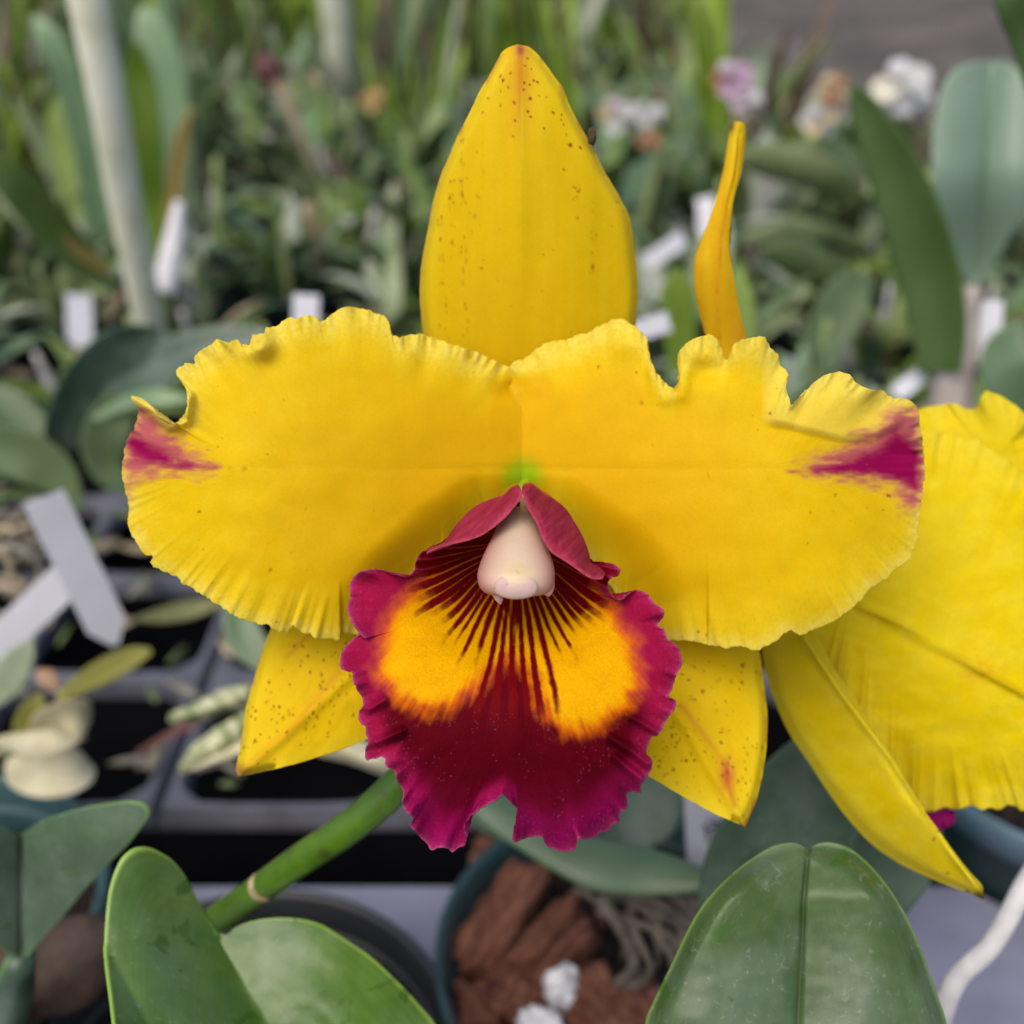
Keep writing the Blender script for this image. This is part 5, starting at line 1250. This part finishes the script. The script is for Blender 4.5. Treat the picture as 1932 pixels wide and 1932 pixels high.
M_MIDG = leaf_mat('leaf_mid_green', (0.10, 0.18, 0.03), (0.22, 0.31, 0.09), None, (0.45, 0.48, 0.12), 0.4, 0.2, 16)
M_STRAW = leaf_mat('leaf_straw', (0.36, 0.26, 0.06), (0.55, 0.42, 0.14), None, None, 0.55, 0.2, 16)
M_BROWN = leaf_mat('leaf_brown', (0.08, 0.05, 0.032), (0.20, 0.14, 0.10), None, None, 0.7, 0.1, 16)
up1 = thing('orchid_plant', 'pair of upright strap leaves right of the cream stake, one yellowing', 'orchid plant', tuple(P(300, 640, 0.70)))
px_blade('leaf', [(292, 640, 0.70, 18), (285, 520, 0.69, 30), (275, 400, 0.68, 34), (265, 260, 0.66, 38), (262, 150, 0.65, 30), (258, 80, 0.64, 6)], M_FRESH, up1, 0.15, 10)
px_blade('leaf', [(300, 620, 0.71, 16), (320, 440, 0.71, 34), (318, 260, 0.70, 44), (302, 120, 0.69, 42), (280, 40, 0.685, 26), (268, 12, 0.685, 5)], M_GLAUC, up1, 0.2, -10)
px_blade('leaf', [(300, 600, 0.70, 8), (318, 440, 0.69, 14), (330, 330, 0.68, 16), (345, 250, 0.67, 13), (365, 200, 0.665, 4)], M_STRAW, up1, 0.2, 20)
up1c = put('sheath', tube_mesh('sheath', [P(310, 550, 0.69), P(325, 480, 0.685), P(338, 380, 0.68)], [0.0085, 0.0075, 0.003], 12, 16, ORG[up1]), plain_mat('sheath_white', [(0.3, (0.55, 0.52, 0.54)), (0.7, (0.74, 0.72, 0.74))], 60, 0.6), up1)
up2 = thing('orchid_plant', 'blue green leaf tip rising left of the cream stake', 'orchid plant', tuple(P(180, 640, 0.85)))
px_blade('leaf', [(190, 560, 0.85, 14), (185, 400, 0.84, 26), (160, 250, 0.82, 30), (120, 130, 0.80, 28), (85, 60, 0.79, 22), (65, 30, 0.79, 5)], M_GLAUC, up2, 0.2, 10)
px_blade('leaf', [(200, 560, 0.85, 14), (150, 360, 0.86, 30), (125, 240, 0.86, 34), (110, 180, 0.86, 6)], M_FRESH, up2, 0.2, -10)
dg = thing('orchid_plant', 'leaf slanting down from the left edge toward the cream stake foot', 'orchid plant', tuple(P(220, 560, 0.62)))
px_blade('leaf', [(220, 545, 0.62, 12), (160, 500, 0.60, 34), (90, 430, 0.57, 44), (20, 350, 0.54, 42), (-60, 270, 0.52, 10)], M_MIDG, dg, 0.35, 30)
px_blade('leaf', [(210, 520, 0.61, 5), (170, 490, 0.598, 12), (130, 460, 0.585, 12), (90, 420, 0.57, 4)], M_STRAW, dg, 0.2, 0)
px_blade('leaf', [(200, 560, 0.64, 10), (130, 470, 0.66, 26), (50, 390, 0.68, 36), (-30, 310, 0.70, 10)], M_GREYG, dg, 0.3, 10)
lf3 = thing('orchid_plant', 'dark broad leaves low behind the left petal', 'orchid plant', tuple(P(160, 860, 0.48)))
px_blade('leaf', [(100, 880, 0.46, 14), (130, 790, 0.45, 46), (180, 710, 0.445, 58), (240, 650, 0.44, 50), (300, 622, 0.44, 10)], M_LEAF_D, lf3, 0.3, 20)
px_blade('leaf', [(190, 780, 0.45, 16), (270, 710, 0.445, 44), (370, 670, 0.44, 46), (470, 655, 0.44, 40), (560, 665, 0.44, 8)], M_LEAF_D, lf3, 0.3, -25)
px_blade('leaf', [(180, 790, 0.43, 6), (240, 760, 0.425, 14), (300, 750, 0.42, 16), (370, 755, 0.42, 4)], M_GLAUC, lf3, 0.3, -10)
px_blade('leaf', [(150, 960, 0.45, 10), (110, 900, 0.445, 40), (50, 860, 0.44, 52), (-20, 840, 0.44, 40), (-70, 830, 0.44, 8)], M_DKG, lf3, 0.2, -20)
px_blade('leaf', [(240, 930, 0.46, 10), (200, 880, 0.455, 34), (200, 820, 0.45, 44), (230, 760, 0.45, 30), (260, 720, 0.45, 5)], M_DKG, lf3, 0.2, 10)
px_blade('leaf', [(120, 880, 0.47, 16), (60, 830, 0.47, 48), (0, 770, 0.47, 50), (-60, 720, 0.47, 8)], M_OLIVE, lf3, 0.2, 10)

# upper right group
ur = thing('orchid_plant', 'broad rounded grey green leaf on a pale sheathed stem at the right edge', 'orchid plant', tuple(P(1790, 900, 0.46)))
WL = [(1836, 545), (1818, 520), (1800, 482), (1784, 440), (1770, 390), (1760, 330), (1758, 280), (1762, 230), (1772, 180), (1790, 142), (1815, 122), (1850, 114), (1890, 116), (1920, 128), (1950, 170), (1965, 240), (1960, 320), (1940, 390), (1910, 440), (1880, 490), (1858, 530)]
def wl_depth(x, y, R, T, E):
    rx = np.interp(y, [110, 545], [1872, 1838]); u = np.abs(x - rx) / 100
    return 0.415 - 0.02 * np.clip(u, 0, 1.2) + 0.012 * u ** 2 + 0.02 * sstep(300, 545, y)
outline_sheet('leaf', WL, 11, [(1838, 520), (1866, 200)], wl_depth, 0.002, None, leaf_mat('leaf_bluegrey', (0.17, 0.255, 0.175), (0.225, 0.315, 0.225), (0.12, 0.20, 0.13), None, 0.45, 0.10, 14, ribw=0.10), ur, 160, 26, (0, 40, 3))
px_blade('leaf', [(1775, 700, 0.43, 40), (1772, 600, 0.425, 52), (1745, 480, 0.42, 58), (1700, 350, 0.415, 52), (1655, 250, 0.41, 38), (1625, 190, 0.408, 22), (1608, 165, 0.407, 5)], leaf_mat('leaf_oliveolder', (0.040, 0.085, 0.014), (0.075, 0.130, 0.036), None, lin(96, 140, 40), 0.42, 0.1, 14), ur, 0.25, -14)
put('stem', tube_mesh('stem', [P(1838, 540, 0.425), P(1825, 580, 0.428), P(1812, 640, 0.432), P(1798, 720, 0.438), P(1790, 830, 0.45), P(1784, 960, 0.50)], [0.0036, 0.0042, 0.0068, 0.0085, 0.0085, 0.007], 14, 24, ORG[ur]), M_SHEATH, ur)
ur2 = thing('orchid_plant', 'dull green leaf cut by the right edge under the broad grey leaf', 'orchid plant', tuple(P(1960, 850, 0.44)))
px_blade('leaf', [(1960, 820, 0.43, 40), (1910, 720, 0.42, 50), (1900, 660, 0.418, 44), (1930, 610, 0.416, 10)], M_LEAF_E, ur2, 0.2, 10)
ur3 = thing('orchid_plant', 'dark leaf tip entering from the top right corner', 'orchid plant', tuple(P(2000, 200, 0.33)))
px_blade('leaf', [(1990, 160, 0.33, 50), (1950, 60, 0.325, 46), (1910, 0, 0.32, 34), (1880, -60, 0.318, 6)], M_OLIVE, ur3, 0.2, 10)
ur4 = thing('orchid_plant', 'pale green arching leaf right of the twisted orange sepal', 'orchid plant', tuple(P(1560, 560, 0.85)))
px_blade('leaf', [(1640, 430, 0.84, 10), (1590, 365, 0.80, 34), (1520, 325, 0.78, 40), (1440, 305, 0.77, 34), (1380, 300, 0.77, 6)], M_GREYG, ur4, -0.3, -25)
px_blade('leaf', [(1640, 470, 0.80, 10), (1560, 450, 0.76, 26), (1480, 440, 0.74, 28), (1400, 455, 0.73, 6)], M_GREYG, ur4, -0.3, -25)
px_blade('leaf', [(1640, 600, 0.72, 12), (1580, 540, 0.70, 34), (1500, 490, 0.69, 40), (1430, 470, 0.69, 6)], M_DKG, ur4, -0.2, -25)
px_blade('leaf', [(1570, 700, 0.60, 14), (1560, 640, 0.60, 40), (1600, 560, 0.60, 48), (1640, 520, 0.60, 8)], M_DKG, ur4, 0.2, 15)
px_blade('leaf', [(1620, 480, 0.80, 8), (1650, 400, 0.80, 22), (1640, 330, 0.80, 5)], M_GREYG, ur4, 0.2, 15)
ur5 = thing('orchid_plant', 'small bright green leaf between top sepal and twisted orange sepal', 'orchid plant', tuple(P(1290, 690, 0.48)))
px_blade('leaf', [(1285, 700, 0.48, 24), (1282, 620, 0.475, 30), (1278, 550, 0.47, 32), (1275, 505, 0.468, 8)], M_FRESH, ur5, 0.2, 5)
px_blade('leaf', [(1400, 720, 0.50, 20), (1400, 620, 0.50, 26), (1395, 540, 0.50, 20), (1390, 500, 0.50, 5)], M_FRESH, ur5, 0.2, 5)

# blooms far behind
def bloom(label, x, y, d, px, cols, seed):
    t = thing('orchid_flower', label, 'flower', tuple(P(x, y, d)), 'blooms far behind')
    rg = np.random.default_rng(seed); px = px * 0.88
    for k in range(5):
        a = k * 2 * math.pi / 5 + rg.uniform(0, 0.6) + 0.3
        ex, ey = x + px * math.cos(a), y + px * 0.9 * math.sin(a)
        c = cols[k % len(cols)]
        ox, oy = -math.sin(a) * px * 0.42, math.cos(a) * px * 0.42
        mx, my = x + (ex - x) * 0.6, y + (ey - y) * 0.6
        outl = [(x, y), (mx + ox, my + oy), (ex + ox * 0.5, ey + oy * 0.5), (ex, ey), (ex - ox * 0.5, ey - oy * 0.5), (mx - ox, my - oy)]
        d1 = d + rg.uniform(-0.01, 0.01)
        outline_sheet('petal', outl, 3, [(x, y), (mx, my)], lambda X, Y, R, T, E: d1 + 0.006 * R ** 2 * math.cos(k * 2), 0.001, lambda X, Y, R, T, E: np.tile(c, X.shape + (1,)), M_CREAM, t, 40, 8, (0, 20, 4))
    return t
WHT = np.array([0.70, 0.69, 0.68]); PNK = np.array([0.50, 0.32, 0.45]); PK2 = np.array([0.60, 0.47, 0.55]); ORG_ = np.array([0.40, 0.17, 0.09]); BUF = np.array([0.62, 0.50, 0.30])
bloom('white bloom left of the broad rounded grey leaf', 1705, 165, 0.80, 68, [WHT, WHT * 0.95, np.array([0.85, 0.80, 0.66])], 1)
bloom('mauve and orange bloom, highest in the right background', 1385, 150, 0.85, 48, [PNK, PNK, ORG_, PK2], 2)
bloom('pale pink bloom just above the twisted orange sepal', 1410, 192, 0.83, 36, [PK2, WHT * 0.9, PK2], 3)
bloom('white and buff bloom left of the dark strap leaf', 1545, 228, 0.80, 42, [WHT * 0.92, BUF, WHT * 0.85], 4)
bloom('buff orange bloom at the tip of the dark strap leaf', 1572, 168, 0.80, 38, [BUF, ORG_, BUF], 5)
bloom('whitish pink bloom right of the top sepal tip', 1165, 220, 0.85, 44, [PK2 * 0.85, WHT * 0.8, BUF * 0.8], 6)
bloom('white bloom next to the dark flake on the sepal', 1225, 215, 0.85, 34, [WHT * 0.9, WHT * 0.8], 7)
bloom('rust orange bloom under the pale pink one', 1225, 268, 0.82, 28, [ORG_, BUF * 0.7], 8)
bloom('orange bloom left of the top sepal', 705, 190, 0.9, 30, [np.array([0.46, 0.30, 0.10]), np.array([0.46, 0.34, 0.13])], 9)
bl = thing('flower_spike', 'bare leaning flower stalk ending in a dark red bud', 'flower spike', tuple(P(650, 560, 0.95)))
put('stalk', tube_mesh('stalk', [P(650, 560, 0.95), P(625, 420, 0.93), P(580, 290, 0.91), P(540, 190, 0.9), P(518, 150, 0.9)], [0.0055, 0.005, 0.0045, 0.005, 0.006], 10, 30, ORG[bl]), plain_mat('spike_stalk', [(0.3, (0.16, 0.12, 0.08)), (0.7, (0.30, 0.24, 0.15))], 40, 0.7), bl)
put('bud', tube_mesh('bud', [P(525, 165, 0.9), P(512, 140, 0.9), P(500, 118, 0.9), P(492, 102, 0.9)], [0.004, 0.012, 0.011, 0.003], 12, 16, ORG[bl]), plain_mat('bud_red', [(0.3, (0.07, 0.022, 0.022)), (0.7, (0.14, 0.05, 0.045))], 40, 0.6), bl)

# second stake-like stalk at top centre left
st2 = thing('plant_stake', 'slim pale stake upright left of the top sepal', 'stake', tuple(P(655, 330, 1.25)))
put('stake', tube_mesh('stake', [P(622, -80, 1.05), P(636, 60, 1.1), P(650, 190, 1.16), P(662, 330, 1.25)], [0.015, 0.014, 0.014, 0.013], 12, 20, ORG[st2], 1, 0.08, 3), M_STAKE, st2)

# ------------------------------------------------------------------ rows of potted orchids filling the bench behind
def make_proto(kind, seed):
    rg = random.Random(seed); out = []
    n = {'strap': 14, 'broad': 17, 'low': 20, 'lime': 14}[kind]
    for k in range(n):
        az = rg.uniform(0, 2 * math.pi)
        if kind in ('strap', 'lime'):
            L = rg.uniform(0.11, 0.24); wd = rg.uniform(0.004, 0.009); lean = rg.uniform(0.05, 0.6); droop = rg.uniform(0, 0.3)
        elif kind == 'broad':
            L = rg.uniform(0.07, 0.14); wd = rg.uniform(0.009, 0.016); lean = rg.uniform(0.3, 1.2); droop = rg.uniform(0.1, 0.7)
        else:
            L = rg.uniform(0.05, 0.11); wd = rg.uniform(0.006, 0.012); lean = rg.uniform(0.6, 1.45); droop = rg.uniform(0.1, 0.7)
        r0 = rg.uniform(0.0, 0.03); base = np.array([r0 * math.cos(az * 3), r0 * math.sin(az * 3), -0.02])
        p = base.copy(); mid = []; ang = lean * 0.5
        dirh = np.array([math.cos(az), math.sin(az), 0])
        for i in range(7):
            mid.append(p.copy()); ang += (lean * 0.5 + droop * 2.0 * (i / 6)) / 6
            p = p + (dirh * math.sin(ang) + np.array([0, 0, 1]) * math.cos(ang)) * L / 6
        hw = wd * np.array([0.35, 0.7, 0.95, 1.0, 0.95, 0.7, 0.1])
        sd = np.array([-math.sin(az), math.cos(az), 0.0])
        out.append(blade_mesh('leaf', np.array(mid), hw, sd, rg.uniform(0.1, 0.4), 0.0016, 5, 9, wav=rg.uniform(0, 0.1), seed=k))
    for k in range(3):
        a = rg.uniform(0, 6.28); r0 = rg.uniform(0.008, 0.034); hh = rg.uniform(0.03, 0.085)
        b0 = np.array([r0 * math.cos(a), r0 * math.sin(a), -0.02]); tp = b0 * np.array([1.7, 1.7, 0]) + np.array([0, 0, hh])
        w = rg.uniform(0.003, 0.0075)
        out.append(tube_mesh('pseudobulb', [b0, (b0 + tp) / 2, tp], [w * 0.7, w, w * 0.5], 8, 8))
    return out
MATS = {'strap': [M_FRESH, M_GLAUC, M_GREYG, M_LIME], 'lime': [M_LIME, M_LIME, M_FRESH, M_MIDG], 'broad': [M_GREYG, M_MIDG, M_GLAUC, M_DKG], 'low': [M_GREYG, M_MIDG, M_FRESH, M_GLAUC]}
protos = {}
M_SHEATH2 = plain_mat('papery_sheath', [(0.3, (0.26, 0.25, 0.25)), (0.7, (0.50, 0.48, 0.47))], 60, 0.7)
M_PALE = plain_mat('bulb_green', [(0.3, (0.16, 0.22, 0.07)), (0.7, (0.30, 0.36, 0.15))], 60, 0.6)
M_STRAWB = plain_mat('bulb_straw', [(0.3, (0.24, 0.18, 0.10)), (0.7, (0.44, 0.35, 0.22))], 60, 0.7)
rg = random.Random(3)
for kind in MATS:
    for v_ in range(4):
        ms = make_proto(kind, hash((len(kind), v_)) % 1000 + v_ * 17)
        for q, me in enumerate(ms):
            if me.name.startswith('pseudobulb'):
                me.materials.append((M_SHEATH2, M_PALE, M_STRAWB, M_PALE)[rg.randint(0, 3)])
            else:
                me.materials.append(rg.choice([M_HILITELEAF, M_BROWN, M_STRAWB, M_DKG, M_BROWN]) if rg.random() < 0.24 else MATS[kind][(v_ + (q % 3 == 0) * rg.randint(0, 3)) % 4])
        protos[(kind, v_)] = ms
bpot_body, bpot_rim = pot_meshes(0.038, 0.06)
bpot_body.materials.append(M_POTDARK); bpot_rim.materials.append(M_POT)
bsoil = soil_mesh(0.034, -0.012); bsoil.materials.append(M_SOIL)
def link(name, me, parent, loc=(0, 0, 0)):
    o = bpy.data.objects.new(name, me); COL.objects.link(o); o.parent = parent; o.location = loc
    return o
KIND_WORDS = {'strap': 'upright green strap leaves', 'lime': 'lime green strap leaves', 'broad': 'broad arching dull leaves', 'low': 'low spreading grey green leaves'}
def where(x, y, z):
    v = np.array([x, y, z + 0.06]) - CAM
    px = 966 + (v @ RGT) / (v @ FWD) / TAN * 966
    side = ('left of the cream stake' if px < 240 else 'between cream stake and top sepal' if px < 800 else 'behind the tall top sepal' if px < 1200 else 'between top sepal and grey round leaf' if px < 1720 else 'past the grey round leaf')
    row = 'front rows' if y < 0.75 else 'second rows' if y < 1.1 else 'middle rows' if y < 1.55 else 'far rows' if y < 2.2 else 'last rows'
    return side, row
def add_plant(kind, x, y, s, rz, z=0.0):
    sd_, rw_ = where(x, y, z)
    t = thing('orchid_plant', 'blurred orchid, ' + KIND_WORDS[kind] + ', ' + rw_ + ' ' + sd_, 'orchid plant', (x, y, z), kind + ' leaved orchids, ' + rw_ + ' ' + sd_)
    t.rotation_euler[2] = rz; t.scale = (s, s, s)
    for me in protos[(kind, rg.randint(0, 3))]: link(me.name.split('.')[0], me, t)
    if y > 1.15: return
    p = thing('plant_pot', 'small black pot in the trays, ' + rw_ + ' ' + sd_, 'plant pot', (x, y, z), 'small pots, ' + rw_ + ' ' + sd_)
    link('body', bpot_body, p); link('rim', bpot_rim, p); link('potting_mix', bsoil, p)['kind'] = 'stuff'
placed = []
for x_, y_, k_ in ((-0.40, 0.56, 'low'), (-0.31, 0.50, 'low'), (-0.24, 0.58, 'low'), (-0.36, 0.66, 'broad'), (-0.20, 0.68, 'low'), (-0.28, 0.44, 'low'), (-0.13, 0.60, 'low'), (0.10, 0.55, 'low'), (0.24, 0.52, 'low'), (0.34, 0.58, 'low')):
    placed.append((x_, y_)); add_plant(k_, x_, y_, 0.7, x_ * 37, -0.012)
def ok(x, y, r):
    return all((x - a) ** 2 + (y - b) ** 2 > r * r for a, b in placed)
tries = 0
while len(placed) < 340 and tries < 30000:
    tries += 1
    y = 0.47 + 2.38 * rg.random() ** 0.95
    hw_ = 0.14 + y * 0.60
    x = rg.uniform(-hw_, hw_)
    if x > 0.10 + 0.10 * y and y > 1.25: continue          # the bench ends earlier on the right
    if not ok(x, y, 0.056 + 0.014 * y): continue
    if y < 0.75 and -0.30 < x < -0.08: continue
    placed.append((x, y))
    f = rg.random()
    if y > 1.5: kind = 'lime' if f < 0.55 else ('strap' if f < 0.75 else 'broad')
    elif y > 0.95: kind = 'strap' if f < 0.25 else ('lime' if f < 0.33 else ('broad' if f < 0.7 else 'low'))
    else: kind = 'broad' if f < 0.4 else 'low'
    if x > 0.2 and kind == 'lime' and f < 0.3: kind = 'broad'
    s = rg.uniform(0.8, 1.15) * (1.0 if y < 1.5 else 1.15) * (0.75 if y < 0.8 else 1)
    add_plant(kind, x, y, s, rg.uniform(0, 6.28), z=-0.005)

tg = make_mesh('strip', [(-0.0075, 0, 0), (0.0075, 0, 0), (0.0075, 0, 0.055), (0.002, 0, 0.062), (-0.002, 0, 0.062), (-0.0075, 0, 0.055)] + [(-0.0075, 0.0006, 0), (0.0075, 0.0006, 0), (0.0075, 0.0006, 0.055), (0.002, 0.0006, 0.062), (-0.002, 0.0006, 0.062), (-0.0075, 0.0006, 0.055)],
               [np.array([[0, 1, 2, 5], [2, 3, 4, 5], [11, 8, 7, 6], [11, 10, 9, 8]]), np.array([[i, i + 6, (i + 1) % 6 + 6, (i + 1) % 6] for i in range(6)])], smooth=False)
tg.materials.append(M_TAG)
for (x, y) in rg.sample([p for p in placed if p[1] > 0.62], 15):
    o = bpy.data.objects.new('plant_label', tg); COL.objects.link(o)
    o.location = (x + rg.uniform(-0.03, 0.03), y - rg.uniform(0.0, 0.03), -0.02 + 0.03 * rg.random())
    o.rotation_euler = (rg.uniform(-0.5, 0.3), rg.uniform(-0.5, 0.5), rg.uniform(-0.7, 0.7))
    tag(o, 'small blurred white label in foliage, ' + ' '.join(where(o.location[0], o.location[1], 0)[::-1]), 'plant label', 'white labels, ' + ' '.join(where(o.location[0], o.location[1], 0)[::-1]))
